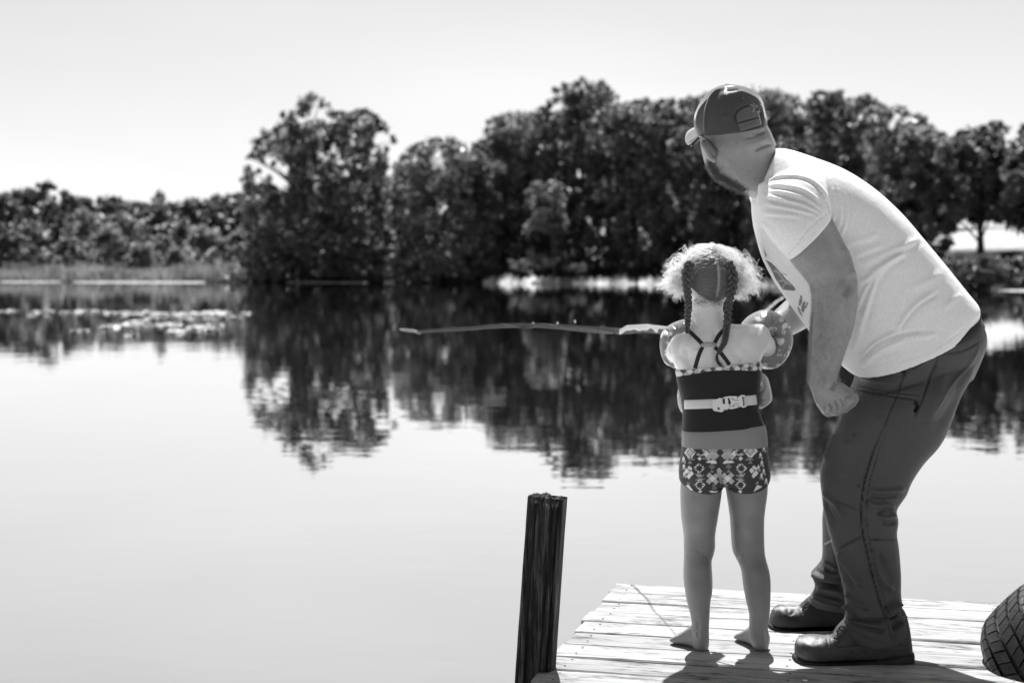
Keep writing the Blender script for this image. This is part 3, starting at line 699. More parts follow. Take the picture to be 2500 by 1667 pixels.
loft(bm, [S(*r[:4], GD, r[4]) for r in LL], 26, 3); loft(bm, [S(*r[:4], GD, r[4]) for r in RL], 26, 3)
# buttocks, shoulder blades, calves
ball(bm, P(1718, 1150, GD-.045), .045, .048, .052); ball(bm, P(1820, 1148, GD-.045), .046, .048, .052)
ball(bm, P(1690, 858, GD-.034), .036, .028, .042); ball(bm, P(1818, 846, GD-.034), .038, .028, .042)
# neck, skull, jaw, face (turned away from the camera, a little to the left)
loft(bm, [S(1690, 700, 1768, 700, 4.36, .045), S(1690, 735, 1767, 735, 4.365, .042), S(1690, 765, 1765, 765, 4.375, .042), S(1684, 790, 1776, 788, 4.38, .046)], 24, 3)
HC = P(1735, 676, 4.345)
ball(bm, HC, .071, .086, .076, seg=32); ball(bm, HC+Vector((-.004, .045, -.042)), .048, .045, .05, seg=24)
ball(bm, HC+Vector((-.006, .088, -.078)), .018, .014, .014); ball(bm, HC+Vector((-.006, .098, -.030)), .010, .014, .013)     # chin, nose
for sx in (-1, 1):
    ball(bm, HC+Vector((sx*.033, .068, -.042)), .022, .018, .022); ball(bm, HC+Vector((sx*.071, .012, -.028)), .008, .018, .026)   # cheek, ear
    ball(bm, HC+Vector((-.005+sx*.008, .094, -.056)), .014, .007, .005)
# arms reach forward to the pole
def arm(pts, rr): chain(bm, pts, rr, 18, 3)
ls, le, lw = P(1660, 852, 4.38), P(1640, 872, 4.49), P(1690, 838, 4.63)
rs, re_, rw = P(1856, 832, 4.38), P(1884, 868, 4.49), P(1790, 838, 4.64)
ball(bm, P(1664, 846, 4.385), .034, .038, .036); ball(bm, P(1850, 822, 4.385), .036, .038, .036)
arm([ls, ls.lerp(le, .5), le, le.lerp(lw, .5), lw], [.031, .029, .026, .025, .018]); arm([rs, rs.lerp(re_, .5), re_, re_.lerp(rw, .5), rw], [.031, .029, .026, .025, .018])
pole_a, pole_b = P(1800, 838, 4.66), P(1680, 820, 4.84)
for wpt, tpos in ((lw, .55), (rw, .08)):
    g0 = pole_a.lerp(pole_b, tpos); ax_ = (pole_b-pole_a).normalized(); pd = (g0-wpt).normalized(); upv = ax_.cross(pd).normalized()
    ball(bm, wpt.lerp(g0, .5), .022, .024, .016)
    for k in range(4):
        b0 = wpt.lerp(g0, .62)+ax_*(k-1.5)*.0125; kn = g0+ax_*(k-1.5)*.012+Vector((0, .002, .016)); md = g0+ax_*(k-1.5)*.0115+Vector((0, .018, .004)); tp = g0+ax_*(k-1.5)*.011+Vector((0, .010, -.013))
        chain(bm, [b0, kn, md, tp], [.0068, .0066, .006, .0052], 8, 3)
    chain(bm, [wpt.lerp(g0, .4)-ax_*.02, g0-ax_*.024+Vector((0, -.004, -.006)), g0-ax_*.004+Vector((0, .006, -.015))], [.008, .007, .006], 8, 3)
# feet
def foot(heel, toe, wd, arch):
    d = (toe-heel); L = d.length; d.normalize(); sdv = Vector((0, 0, 1)).cross(d).normalized(); secs = []
    for t, hw, hh in ((-.10, .018, .016), (0, .027, .026), (.2, .026, .032), (.42, .026, .026), (.62, .031, .018), (.8, .034, .013), (.9, .031, .010)):
        c = heel+d*L*t; secs.append((Vector((c.x, c.y, hh+.001)), sdv*hw*wd, Vector((0, 0, hh)), 2.3))
    loft(bm, secs, 20, 3)
    for k, (o_, r, e) in enumerate(((-.022, .0115, 1.0), (-.006, .008, 1.0), (.006, .0075, .97), (.016, .007, .93), (.025, .0065, .87))):
        c = heel+d*L*(e-.02)+sdv*o_*wd*arch; chain(bm, [c-d*.02+Vector((0, 0, r+.004)), c+d*.004+Vector((0, 0, r+.003)), c+d*.012+Vector((0, 0, r+.001))], [r, r, r*.8], 8, 2)
foot(P(1712, 1578, GD)*1.0, G(1650, 1566), 1, 1); foot(P(1858, 1576, GD), G(1812, 1559), 1, 1)
body = remesh(bm, .0032, 5)
co = get_co(body); co[:, 2] = np.maximum(co[:, 2], .0008); set_co(body, co)
crease(body, [([(1747, 800), (1747, 860), (1746, 900)], 7, -.0032), ([(1660, 870), (1672, 900)], 8, .002), ([(1672, 845), (1680, 880), (1684, 900)], 7, -.004), ([(1700, 850), (1706, 880)], 9, .003), ([(1795, 860), (1812, 880)], 9, -.003),
              ([c1(485, 780), c1(510, 860)], 4, -.003), ([c1(545, 830), c1(515, 865)], 2.5, -.002),
              ([c3(330, 470), c3(400, 520), c3(470, 560)], 4, -.0022), ([c3(250, 520), c3(330, 510)], 4, -.001), ([c3(640, 560), c3(740, 500), c3(860, 510)], 5, -.0015),
              ([c3(380, 1010), c3(385, 1150), c3(380, 1240)], 4, .002), ([c3(350, 1060), c3(345, 1180)], 3, -.0022), ([c3(850, 1060), c3(880, 1180), c3(885, 1260)], 4, .002), ([c3(820, 1110), c3(830, 1200)], 4, -.002), ([c3(905, 1120), c3(910, 1200)], 3, -.0015)], 1.5)
marks = [('soft', [c3(345, 1135), c3(325, 1150), c3(318, 1180), c3(335, 1205), c3(355, 1195), c3(362, 1165), c3(345, 1140)], 1.3, SK*.5), ('soft', [c3(345, 1135), c3(352, 1120)], 1, SK*.6), ('soft', [c3(338, 1205), c3(350, 1218)], 1, SK*.6),
         ('soft', [c3(920, 1130), c3(900, 1150), c3(898, 1180), c3(912, 1205)], 1.3, SK*.5)]
def girlskin(co_, px, py, f, c):
    n = len(c); rr2 = np.random.default_rng(4)
    leg = np.clip((py-1130)/40, 0, 1); c = c*(1-.66*leg)  # legs painted darker as in shade, back kept bright as in sun
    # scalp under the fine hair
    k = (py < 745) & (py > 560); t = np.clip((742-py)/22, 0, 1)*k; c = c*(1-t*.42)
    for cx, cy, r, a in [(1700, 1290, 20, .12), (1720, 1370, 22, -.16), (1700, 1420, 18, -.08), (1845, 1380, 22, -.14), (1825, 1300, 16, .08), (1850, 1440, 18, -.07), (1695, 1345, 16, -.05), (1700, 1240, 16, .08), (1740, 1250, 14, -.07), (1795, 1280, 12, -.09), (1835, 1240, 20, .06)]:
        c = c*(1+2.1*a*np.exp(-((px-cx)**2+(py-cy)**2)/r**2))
    return c
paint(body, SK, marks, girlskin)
M['skin_child'] = pm('skin_child', .4, .5, .35, attr=True, var=[(25, .95, 1.05)], bump=[(300, .0004), (90, .0005)], Subsurface_Weight=.12, Subsurface_Radius=(.006, .006, .006), Subsurface_Scale=1.0)
gbvh = bvh_of(body)
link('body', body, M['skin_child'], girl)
M['eye'] = pm('eye', .7, .1, .6); bm = bmesh.new()

for sx in (-1, 1):
    bm = bmesh.new(); ball(bm, HC+Vector((-.005+sx*.025, .079, -.012)), .009, .009, .007, seg=12); link('eye', bm_mesh(bm), M['eye'], girl)


# swim top: dark tube with a printed band along its upper edge
TOPR = [(1657, 901, 1851, 880, .074)]+[r for r in TOR if 905 < r[1] < 1040]+[(1671, 1050, 1860, 1037, .082)]
bm = bmesh.new(); loft(bm, tor(.0055, TOPR), 220, 30)
top = bm_mesh(bm)
W, L1, Md, Dk = .80, .50, .26, .055
band = []
def pz(f, pts, v): return ('poly', [f(*p) for p in pts], v)
band += [pz(c1, [(440, 1200), (520, 1180), (545, 1210), (575, 1235), (560, 1240), (540, 1225), (500, 1275), (430, 1240)], W), pz(c1, [(450, 1205), (520, 1200), (500, 1240), (450, 1235)], L1),
         pz(c1, [(400, 1255), (420, 1270), (405, 1287), (392, 1270)], W), pz(c1, [(588, 1208), (615, 1208), (612, 1232), (590, 1232)], W), pz(c1, [(620, 1205), (650, 1200), (665, 1230), (630, 1235)], Md),
         pz(c1, [(705, 1210), (740, 1198), (800, 1200), (822, 1228), (740, 1226)], W), pz(c1, [(775, 1145), (870, 1140), (905, 1170), (870, 1185), (820, 1165), (800, 1185)], L1), pz(c1, [(905, 1140), (935, 1160), (903, 1185), (875, 1160)], .06),
         pz(c1, [(890, 1190), (915, 1210), (895, 1225), (872, 1208)], W), pz(c1, [(945, 1145), (1040, 1140), (1040, 1175), (1005, 1230), (985, 1205)], W), pz(c1, [(970, 1160), (1030, 1158), (1003, 1205)], L1),
         pz(c1, [(835, 1165), (870, 1190), (845, 1195), (820, 1185)], Md), pz(c1, [(930, 1170), (960, 1200), (925, 1215)], Md), pz(c1, [(375, 1225), (420, 1215), (410, 1235), (378, 1245)], L1)]
def topfn(co_, px, py, f, c):
    yb = np.interp(px, [1657, 1735, 1775, 1852], [919, 905, 903, 905]); k = (py < yb); c[k] = .12
    back = k & ~f; q = (np.floor((co_[:, 0]*60+co_[:, 2]*60))+np.floor((co_[:, 0]*60-co_[:, 2]*60))) % 3; c[back] = np.choose(q[back].astype(int), [.1, .5, .75]); return c
crease(top, [([(1660, 945), (1700, 938), (1745, 945)], 4, -.002), ([(1665, 958), (1720, 965), (1800, 958)], 4, .0018), ([(1668, 930), (1690, 940)], 3, .002), ([(1830, 925), (1845, 935)], 4, -.002), ([(1680, 1020), (1760, 1012), (1850, 1018)], 5, .0012), ([(1675, 1032), (1760, 1024), (1855, 1026)], 2, -.001),
             ([(1660, 925), (1700, 918), (1760, 921)], 5, -.001)])
paint(top, .022, band, topfn)
M['swim'] = pm('swim_fabric', .03, .75, .25, attr=True, bump=[(500, .0004), (30, .0012, (.4, 1, 3))])
link('swim_top', top, M['swim'], girl); tbvh = bvh_of(girl.children[-1].data) if False else None
# rebuild a lookup surface in world coordinates for things that lie on top
bm = bmesh.new(); loft(bm, tor(.0055, TOPR), 60, 6); tmp = bm_mesh(bm); tb = bvh_of(tmp); bpy.data.meshes.remove(tmp)
# waistband and shorts
bm = bmesh.new(); WB = [(1672, 1046, 1862, 1034, .082), (1669, 1056, 1866, 1050, .087), (1669, 1072, 1868, 1068, .089), (1669, 1088, 1869, 1086, .090)]
loft(bm, tor(.004, WB), 160, 14); wb = bm_mesh(bm)
crease(wb, [([(1676, 1062), (1720, 1052), (1790, 1048), (1850, 1052)], 3, -.0018), ([(1680, 1072), (1720, 1066), (1760, 1076)], 3, .0014), ([(1690, 1066), (1740, 1062), (1780, 1078)], 3, -.001), ([(1673, 1075), (1676, 1086)], 3, -.002), ([(1850, 1044), (1862, 1050)], 3, .002)])
M['waist'] = pm('waistband', .27, .8, .25, bump=[(600, .0003)]); link('waistband', wb, M['waist'], girl)
bm = bmesh.new(); e = .0045
loft(bm, tor(e, [(1670, 1083, 1867, 1081, .088), (1667, 1110, 1870, 1110, .091), (1663, 1135, 1873, 1135, .092), (1662, 1160, 1876, 1162, .089), (1668, 1180, 1871, 1180, .078)], 2.4), 60, 4)
for sx, rows in ((0, [(1662, 1150, 1764, 1150, .078), (1661, 1168, 1764, 1176, .077), (1664, 1174, 1762, 1186, .074)]), (1, [(1768, 1150, 1876, 1150, .078), (1770, 1176, 1876, 1166, .077), (1774, 1186, 1874, 1172, .074)])):
    rw_ = []
    for q_, r in enumerate(rows):
        a_ = S(r[0]-3, r[1], r[2]+3, r[3], GD, r[4]+e, 2.0); k_ = (0, 6, 17)[q_]*GD/FPX; rw_.append((a_[0], a_[1], a_[2]+Vector((0, 0, k_)), a_[3]))
    loft(bm, rw_, 40, 4)
ball(bm, P(1718, 1152, GD-.043), .049, .056, .055, seg=32); ball(bm, P(1820, 1150, GD-.043), .050, .056, .055, seg=32)
sh_ = remesh(bm, .0021, 5)
crease(sh_, [([(1751, 1085), (1753, 1120), (1757, 1150), (1763, 1190)], 2.2, -.0035), ([(1752, 1140), (1758, 1160), (1764, 1190)], 8, -.010)])
pr_ = []
D_ = lambda f, cx, cy, w_, h_, v: ('poly', [f(cx-w_, cy), f(cx, cy-h_), f(cx+w_, cy), f(cx, cy+h_)], v)
def Q(pts, v): pr_.append(('poly', [c2(*p) for p in pts], v))
for x, y, w_, h_ in ((378, 690, 62, 85), (1040, 672, 82, 88)):
    pr_ += [D_(c2, x, y, w_, h_, W), D_(c2, x, y, w_*.68, h_*.66, .3), D_(c2, x, y, w_*.5, h_*.48, L1), D_(c2, x, y, w_*.25, h_*.24, .62)]
for s_, cx in ((-1, 676), (1, 742)):                    # mirrored motifs either side of the seam
    X = lambda v: cx+s_*v
    Q([(X(0) if s_ < 0 else X(-60), 615 if s_ < 0 else 630), (X(110), 605 if s_ < 0 else 612), (X(70), 648), (X(5), 655)], W)
    for dx, dy, v in ((60, 700, L1), (25, 665, .38), (95, 740, L1), (15, 725, L1), (125, 700, W), (70, 660, .4), (45, 745, .42)): pr_.append(D_(c2, X(dx), dy, 37, 37, v))
    Q([(X(150), 650), (X(235), 715), (X(160), 730), (X(120), 690)], L1); Q([(X(-10) if s_ > 0 else X(0), 815), (X(20), 778), (X(95), 775), (X(125), 800)], W)
    pr_.append(D_(c2, X(186), 627, 24, 24, W)); pr_.append(D_(c2, X(192), 757, 24, 26, W)); pr_.append(D_(c2, X(58), 845, 37, 33, .2))
    Q([(X(150), 745), (X(110), 765), (X(165), 765)], .3); Q([(X(225), 690), (X(270), 650), (X(262), 700)], .35); Q([(X(238), 775), (X(290), 735), (X(330), 770)], .28); Q([(X(270), 812), (X(298), 775), (X(325), 812)], .28)
    cxx = X(196)                                        # small windmill diamonds
    for yy, kk in ((862, 1.0), (1045, .95)):
        cxx = X(196 if yy < 900 else 190)
        for a, b_, v in (((0, -62), (-34, -30), W), ((0, -62), (34, -30), L1), ((-62, 0), (-34, -30), W), ((62, 0), (34, -30), W), ((-62, 0), (-30, 34), L1), ((62, 0), (30, 34), W), ((0, 62), (-30, 34), W), ((0, 62), (30, 34), L1)):
            Q([(cxx+a[0]*kk, yy+a[1]*kk), (cxx+b_[0]*kk, yy+b_[1]*kk), (cxx+(a[0]+b_[0])*.28, yy+(a[1]+b_[1])*.28)], v)
    for dx, dy, v in ((50, 975, W), (10, 945, L1), (85, 940, L1), (15, 1010, L1), (88, 1005, L1), (190, 955, .2)): pr_.append(D_(c2, X(dx), dy, 36, 34, v))
    Q([(X(135), 940), (X(245), 920), (X(215), 955)], .45); Q([(X(245), 985), (X(130), 975), (X(190), 1010)], .4)
    Q([(X(32), 905), (X(58), 880), (X(84), 905)], .3); pr_.append(D_(c2, X(30), 1080, 34, 22, .22)); Q([(X(95), 1108), (X(-20), 1112), (X(15), 1128), (X(70), 1128)], W)
    pr_.append(D_(c2, X(186), 1116, 24, 18, W)); Q([(X(15), 1045), (X(40), 1060), (X(60), 1040)], .3)
Q([(700, 880), (730, 890), (705, 925)], W); Q([(712, 940), (735, 960), (715, 985)], L1)
for x, y, s_ in ((370, 905, 1), (1078, 900, 1)):
    for dx, dy, w_, v in ((-26, -12, 26, W), (22, 15, 28, W), (0, -48, 20, W), (-5, 45, 24, W), (18, -38, 18, W), (0, 0, 18, L1)): pr_.append(D_(c2, x+dx, y+dy, w_, w_*1.2, v))
for x, y in ((312, 840), (308, 760), (318, 920), (1150, 715), (1165, 800), (1185, 890), (1160, 940), (1188, 640), (1128, 850), (1212, 995)):
    pr_ += [D_(c2, x, y, 16, 30, W), D_(c2, x+14, y+34, 12, 20, L1), D_(c2, x-12, y+28, 11, 18, .35)]
Q([(330, 1050), (365, 1040), (415, 1110), (380, 1098)], W); Q([(1075, 1118), (1110, 1045), (1175, 1060), (1120, 1095)], W); Q([(455, 640), (395, 625), (440, 655)], .35); Q([(340, 1010), (385, 1030), (350, 1035)], .3); Q([(1090, 1030), (1125, 1000), (1130, 1035)], .35)
Q([(905, 665), (945, 690), (905, 715), (885, 688)], .05); Q([(500, 655), (535, 690), (490, 720), (462, 690)], .05)
def shfn(co_, px, py, f, c):
    u = (co_[:, 0]+co_[:, 2])*46; v = (co_[:, 0]-co_[:, 2])*46; q = (np.floor(u)*3+np.floor(v)*5) % 7; b_ = ~f
    c[b_] = np.choose(q[b_].astype(int), [.05, .75, .05, .4, .05, .05, .6]); return c
paint(sh_, Dk, pr_, shfn); M['print'] = pm('printed_fabric', .1, .75, .25, attr=True, bump=[(600, .0003)]); link('shorts', sh_, M['print'], girl)

# straps across the back
M['strap'] = pm('strap', .025, .7, .3); M['clasp'] = pm('clasp', .42, .6, .3); M['plastic'] = pm('white_plastic', .78, .35, .5); M['hole'] = pm('gap_shade', .03, .8); M['web'] = pm('white_webbing', .70, .85, .2, bump=[(900, .0004)])  # 'hole' is dark paint for the shade in the buckle's openings
for pts in ([c1(462, 900), c1(520, 955), c1(572, 1008)], [c1(762, 885), c1(715, 935), c1(678, 1002)], [c1(575, 1036), c1(545, 1100), c1(512, 1215)], [c1(680, 1036), c1(730, 1085), c1(805, 1185)]):
    ribbon(gbvh, pts, 9.5, .0005, 'strap', M['strap'], girl, dd=4.31)
for pts in ([c1(462, 900), c1(440, 850), c1(450, 800)], [c1(762, 885), c1(800, 850), c1(812, 820)]): ribbon(gbvh, pts, 7, .0005, 'strap', M['strap'], girl, dd=4.33)
ribbon(gbvh, [c1(562, 1020), c1(625, 1017), c1(688, 1014)], 8.5, .0012, 'clasp', M['clasp'], girl, th=.003, dd=4.31)
ribbon(gbvh, [c1(598, 1018), c1(652, 1016)], 10.5, .003, 'clasp', M['clasp'], girl, th=.003, dd=4.31)
# belt of the float: back webbing, buckle
cb_ = lambda x, y: (1720+x/13.07, 940+y/13.07)
ribbon(tb, [(1672, 987), (1700, 986.5), (1745, 985)], 22.5, .001, 'belt', M['web'], girl, dd=4.31)
ribbon(tb, [cb_(1250, 505), cb_(1450, 485), cb_(1640, 465)], 24, .001, 'belt', M['web'], girl, dd=4.31)
db = surf(tb, 1785, 985)[0].y-.006-.10*(105/380)**1.2
bk = plate([cb_(*p) for p in [(250, 470), (420, 440), (510, 400), (550, 430), (560, 590), (815, 610), (790, 745), (600, 830), (540, 860), (310, 820), (265, 770)]], db-.004, .008, 'buckle', M['plastic'], girl)
plate([cb_(*p) for p in [(560, 420), (640, 375), (800, 345), (940, 350), (960, 395), (760, 410), (640, 430), (620, 590), (560, 600)]], db-.003, .006, 'frame', M['plastic'], bk)
plate([cb_(*p) for p in [(650, 430), (745, 415), (765, 600), (660, 600)]], db-.005, .006, 'bar', M['plastic'], bk)
plate([cb_(*p) for p in [(780, 400), (960, 345), (1100, 370), (1180, 310), (1290, 320), (1300, 360), (1225, 370), (1255, 640), (1350, 650), (1330, 690), (1230, 720), (1150, 680), (1000, 735), (830, 770), (800, 740), (840, 560)]], db-.004, .007, 'prongs', M['plastic'], bk)
for q in ([(755, 420), (790, 420), (835, 540), (815, 720), (800, 700), (820, 610), (775, 600)], [(850, 405), (950, 435), (900, 450)], [(1015, 380), (1090, 385), (1040, 412)], [(915, 475), (1080, 468), (1080, 480), (915, 488)], [(940, 600), (1095, 575), (1095, 588), (940, 614)], [(880, 700), (900, 650), (985, 645), (930, 680)],
          [(1055, 655), (1125, 655), (1060, 685)], [(1192, 365), (1215, 360), (1250, 640), (1280, 655), (1235, 665), (1228, 540)], [(580, 430), (640, 430), (650, 590), (590, 590)], [(410, 720), (460, 700), (495, 760), (440, 790)], [(590, 820), (650, 770), (700, 765), (640, 810)]):
    plate([cb_(*p) for p in q], db-.0046, .0004, 'gap_shade_plate', M['hole'], bk)  # thin dark plates painting in the shade of the buckle's openings

# float pieces
def floatprint(me, base, seed, n, reg):
    r2 = np.random.default_rng(seed); it = []
    for k in range(n):
        x, y = r2.uniform(reg[0], reg[2]), r2.uniform(reg[1], reg[3]); a0 = r2.uniform(0, 6.28); R_ = r2.uniform(5, 9); kind = k % 3
        if kind == 0:
            for j in range(5):
                a = a0+(j-2)*.55; it.append(('soft', [(x, y), (x+math.cos(a)*R_, y+math.sin(a)*R_)], 1.3, .85)); it.append(('soft', [(x+math.cos(a)*R_, y+math.sin(a)*R_)]*2, 2.2, .85))
        elif kind == 1: it.append(('soft', [(x+math.cos(a)*4, y+math.sin(a)*4) for a in np.linspace(0, 6.28, 9)], 1.2, .8))
        else:
            for j in range(4): it.append(('soft', [(x+r2.uniform(-9, 9), y+r2.uniform(-9, 9))]*2, 2.0, .85))
    paint(me, base, it)
M['vinyl'] = pm('float_vinyl', .3, .22, .6, attr=True, bump=[(25, .003)], Subsurface_Weight=.0, Transmission_Weight=.0)
def ring(bm, c, rx, rz, r, depth, rot=(0, 0, 0), pinch=0):
    R_ = Matrix.Rotation(rot[0], 3, 'X')@Matrix.Rotation(rot[1], 3, 'Z'); K = 56; J = 24; rows = []
    for k in range(K):
        a = 2*math.pi*k/K; rr2 = 1+pinch*.05*math.sin(a*5+1); ctr = Vector((rx*math.cos(a), 0, rz*math.sin(a))); dr = Vector((math.cos(a), 0, math.sin(a))); row = []
        for j in range(J):
            b_ = 2*math.pi*j/J; row.append(bm.verts.new(Vector(c)+R_@(ctr+dr*r*rr2*math.cos(b_)+Vector((0, depth*math.sin(b_), 0)))))
        rows.append(row)
    for k in range(K):
        for j in range(J): bm.faces.new((rows[k][j], rows[(k+1) % K][j], rows[(k+1) % K][(j+1) % J], rows[k][(j+1) % J]))
bm = bmesh.new(); ring(bm, P(1673, 842, 4.455), .041, .040, .031, .055, (.1, -.25), 1); f1 = remesh(bm, .0026, 3)
crease(f1, [([(1622, 800), (1632, 815), (1640, 826)], 2.5, -.005), ([(1640, 789), (1650, 800), (1655, 812)], 2, -.003), ([(1609, 866), (1625, 880), (1650, 900)], 2, .003), ([(1630, 815), (1645, 822), (1660, 818)], 2, -.003)])
floatprint(f1, .24, 2, 26, (1605, 780, 1680, 905)); link('arm_float', f1, M['vinyl'], girl)
bm = bmesh.new(); ring(bm, P(1868, 829, 4.455), .044, .052, .030, .058, (.1, .2), 1); f2 = remesh(bm, .0026, 3)
crease(f2, [([(1884, 758), (1888, 780), (1884, 800)], 3, -.006), ([(1920, 780), (1905, 790), (1888, 800), (1880, 815)], 2.5, -.005), ([(1898, 770), (1893, 785)], 2.5, .003), ([(1855, 795), (1868, 802), (1878, 812)], 2.5, -.004), ([(1925, 850), (1905, 872), (1875, 885), (1862, 888)], 3, -.003), ([(1870, 893), (1895, 895), (1912, 880)], 3, .003)])
floatprint(f2, .24, 9, 34, (1815, 755, 1935, 905)); link('arm_float', f2, M['vinyl'], girl)
bm = bmesh.new()
loft(bm, [S(1664, 935, 1672, 935, 4.43, .02), S(1654, 955, 1680, 955, 4.43, .035), S(1655, 985, 1681, 985, 4.43, .04), S(1661, 1002, 1679, 1004, 4.43, .03), S(1668, 1010, 1674, 1011, 4.43, .015)], 24, 4)
loft(bm, [S(1848, 905, 1857, 906, 4.43, .015), S(1845, 920, 1874, 922, 4.43, .03), S(1841, 945, 1881, 945, 4.42, .04), S(1841, 972, 1885, 972, 4.42, .042), S(1845, 988, 1876, 985, 4.42, .035), S(1853, 997, 1859, 997, 4.42, .015)], 24, 4)
loft(bm, [S(1672, 925, 1850, 925, 4.475, .03), S(1668, 965, 1870, 960, 4.485, .045), S(1674, 1000, 1860, 995, 4.475, .03)], 30, 4)
cf = remesh(bm, .0026, 4); crease(cf, [([(1859, 905), (1860, 925), (1850, 960)], 2, .003), ([(1848, 972), (1860, 976), (1872, 970)], 2, -.003), ([(1860, 925), (1866, 945), (1850, 962)], 2.5, -.003), ([(1672, 955), (1678, 975), (1680, 990)], 2, -.003), ([(1665, 975), (1672, 995)], 2, .002)])
floatprint(cf, .42, 5, 30, (1650, 905, 1885, 1010)); link('chest_float', cf, M['vinyl'], girl)

# ---- hair
def hairmat(name, base, trans, rough=.35, clear=0):
    s = N(name); b = s.bsdf(rough, .6); t = s.n('ShaderNodeBsdfTranslucent'); mx = s.n('ShaderNodeMixShader'); mx.inputs[0].default_value = .5
    b.inputs['Base Color'].default_value = g(base); t.inputs[0].default_value = g(trans); s.l(b.outputs[0], mx.inputs[1]); s.l(t.outputs[0], mx.inputs[2]); o_ = mx.outputs[0]
    if clear:
        tp = s.n('ShaderNodeBsdfTransparent'); m2 = s.n('ShaderNodeMixShader'); m2.inputs[0].default_value = clear; s.l(o_, m2.inputs[1]); s.l(tp.outputs[0], m2.inputs[2]); o_ = m2.outputs[0]
    s.l(o_, s.out.inputs[0]); return s.m
M['hair'] = hairmat('curly_hair', .9, 1.0, .3, .40); M['hair_shade'] = hairmat('combed_hair', .40, .35, .4); M['braid'] = hairmat('braided_hair', .17, .12, .4)  # one head of hair: curls painted sunlit, combed part and braids painted shaded
r3 = np.random.default_rng(21)
Nn = 2394; K = 30; a = np.concatenate([r3.uniform(-.75, math.pi+.75, int(Nn*.55)), r3.normal(-.15, .42, int(Nn*.23)), r3.normal(math.pi+.15, .42, Nn-int(Nn*.55)-int(Nn*.23))])
hc = np.array(HC)
outl = np.interp(np.cos(a)*(1) if False else a, [-1.0, -.75, -.35, 0, .4, .9, math.pi/2, 2.2, 2.7, math.pi, 3.5, 3.9, 4.2], [.07, .105, .145, .145, .130, .098, .086, .094, .118, .128, .130, .105, .07])
outl = outl*r3.uniform(.62, 1.04, Nn)*np.where(r3.random(Nn) < .05, 1.12, 1)
dep0 = r3.uniform(-.005, .075, Nn)
root = np.stack([.068*np.cos(a), dep0, .072*np.sin(a).clip(-.5, 1)+0], 1)*np.array([1, 1, 1])*(.92)
LK = 7; grp = np.arange(Nn)//LK*LK
a = a[grp]+r3.normal(0, .05, Nn); outl = outl[grp]*r3.uniform(.9, 1.06, Nn); dep0 = dep0[grp]+r3.normal(0, .003, Nn)
root = np.stack([.062*np.cos(a), dep0, .066*np.sin(a).clip(-.5, 1)], 1)
tip = np.stack([outl*np.cos(a), dep0*1.15+r3.normal(0, .012, Nn)[grp]+.005, outl*np.sin(a)*np.where(np.sin(a) > 0, 1, .8)-.010*(np.abs(np.cos(a)))], 1)
t = np.linspace(0, 1, K)[None, :, None]
mid = root*.45+tip*.55+np.array([0, 0, .018])+r3.normal(0, .010, (Nn, 3))[grp]
path = root[:, None]*(1-t)**2+2*mid[:, None]*t*(1-t)+tip[:, None]*t**2
e1_ = np.cross((tip-root)[grp], r3.normal(size=(Nn, 3))[grp]); e1_ /= np.linalg.norm(e1_, axis=1)[:, None]; e2_ = np.cross((tip-root)[grp], e1_); e2_ /= np.linalg.norm(e2_, axis=1)[:, None]
fr_ = r3.uniform(9, 22, Nn)[grp][:, None]+r3.normal(0, .5, Nn)[:, None]; ph_ = r3.uniform(0, 6.28, Nn)[grp][:, None]+r3.normal(0, .25, Nn)[:, None]; am = (r3.uniform(.0025, .0085, Nn)[grp][:, None]*(.25+t[..., 0]*1.0))
path = path+e1_[:, None]*(am*np.cos(fr_*t[..., 0]+ph_))[..., None]+e2_[:, None]*(am*np.sin(fr_*t[..., 0]+ph_))[..., None]+hc
fw = tubes(path, np.linspace(.00062, .00034, K)); hobj = link('curly_hair', fw, M['hair'], girl); tag(hobj, kind='stuff')
# scalp hair combed from the parting to the braids
def scalp(u, v, lift=.003):
    """u: -1..1 across, v: angle above the equator at the back"""
    th = u*1.25; x = math.sin(th)*math.cos(v); y = -math.cos(th)*math.cos(v); z = math.sin(v); return hc+np.array([x*(.071+lift), y*(.086+lift), z*(.076+lift)])
paths = []
K2 = 12
for i in range(2600):
    sgn = 1 if r3.random() < .5 else -1; v0 = r3.uniform(-.95, 1.25); u0 = .016*sgn+.14; u1 = r3.uniform(.56, .72) if sgn > 0 else -r3.uniform(.66, .86); v1 = np.interp(v0, [-1, 0, 1.3], [-.25, .1, .75])+r3.normal(0, .06); lf = r3.uniform(.001, .0045); pth = []
    st = r3.uniform(0, .5)
    for k in range(K2):
        q = st+(1-st)*k/(K2-1); pth.append(scalp(u0+(u1-u0)*q, v0+(v1-v0)*q**1.4-.10*math.sin(q*3.1), lf*(1+.4*math.sin(q*9+i))))
    paths.append(pth)
crown = []
for i in range(1100):                                      # loose bright curls over the crown
    x0 = r3.uniform(-1, 1); v0 = math.pi/2-abs(r3.normal(0, .42)); u0 = r3.uniform(-1.2, 1.2); st_ = scalp(u0, v0, .002); lf = r3.uniform(.004, .013); am_ = r3.uniform(.0015, .004); fq_ = r3.uniform(7, 16); ph0 = r3.uniform(0, 6.28); sg = 1 if u0 > 0 else -1; pth = []
    for k in range(16):
        q = k/15; p = scalp(u0+sg*q*.5, v0-q*r3.uniform(.28, .32), lf*math.sin(min(q*2.2, 1.57))+.001); pth.append(p+np.array([am_*math.cos(fq_*q+ph0), -.001, am_*math.sin(fq_*q+ph0)]))
    crown.append(pth)
o = link('crown_curls', tubes(np.array(crown), np.linspace(.0006, .0003, 16)), M['hair'], girl); tag(o, kind='stuff')
hs = tubes(np.array(paths), .0007); o = link('combed_hair', hs, M['hair_shade'], girl); tag(o, kind='stuff')
wis = []
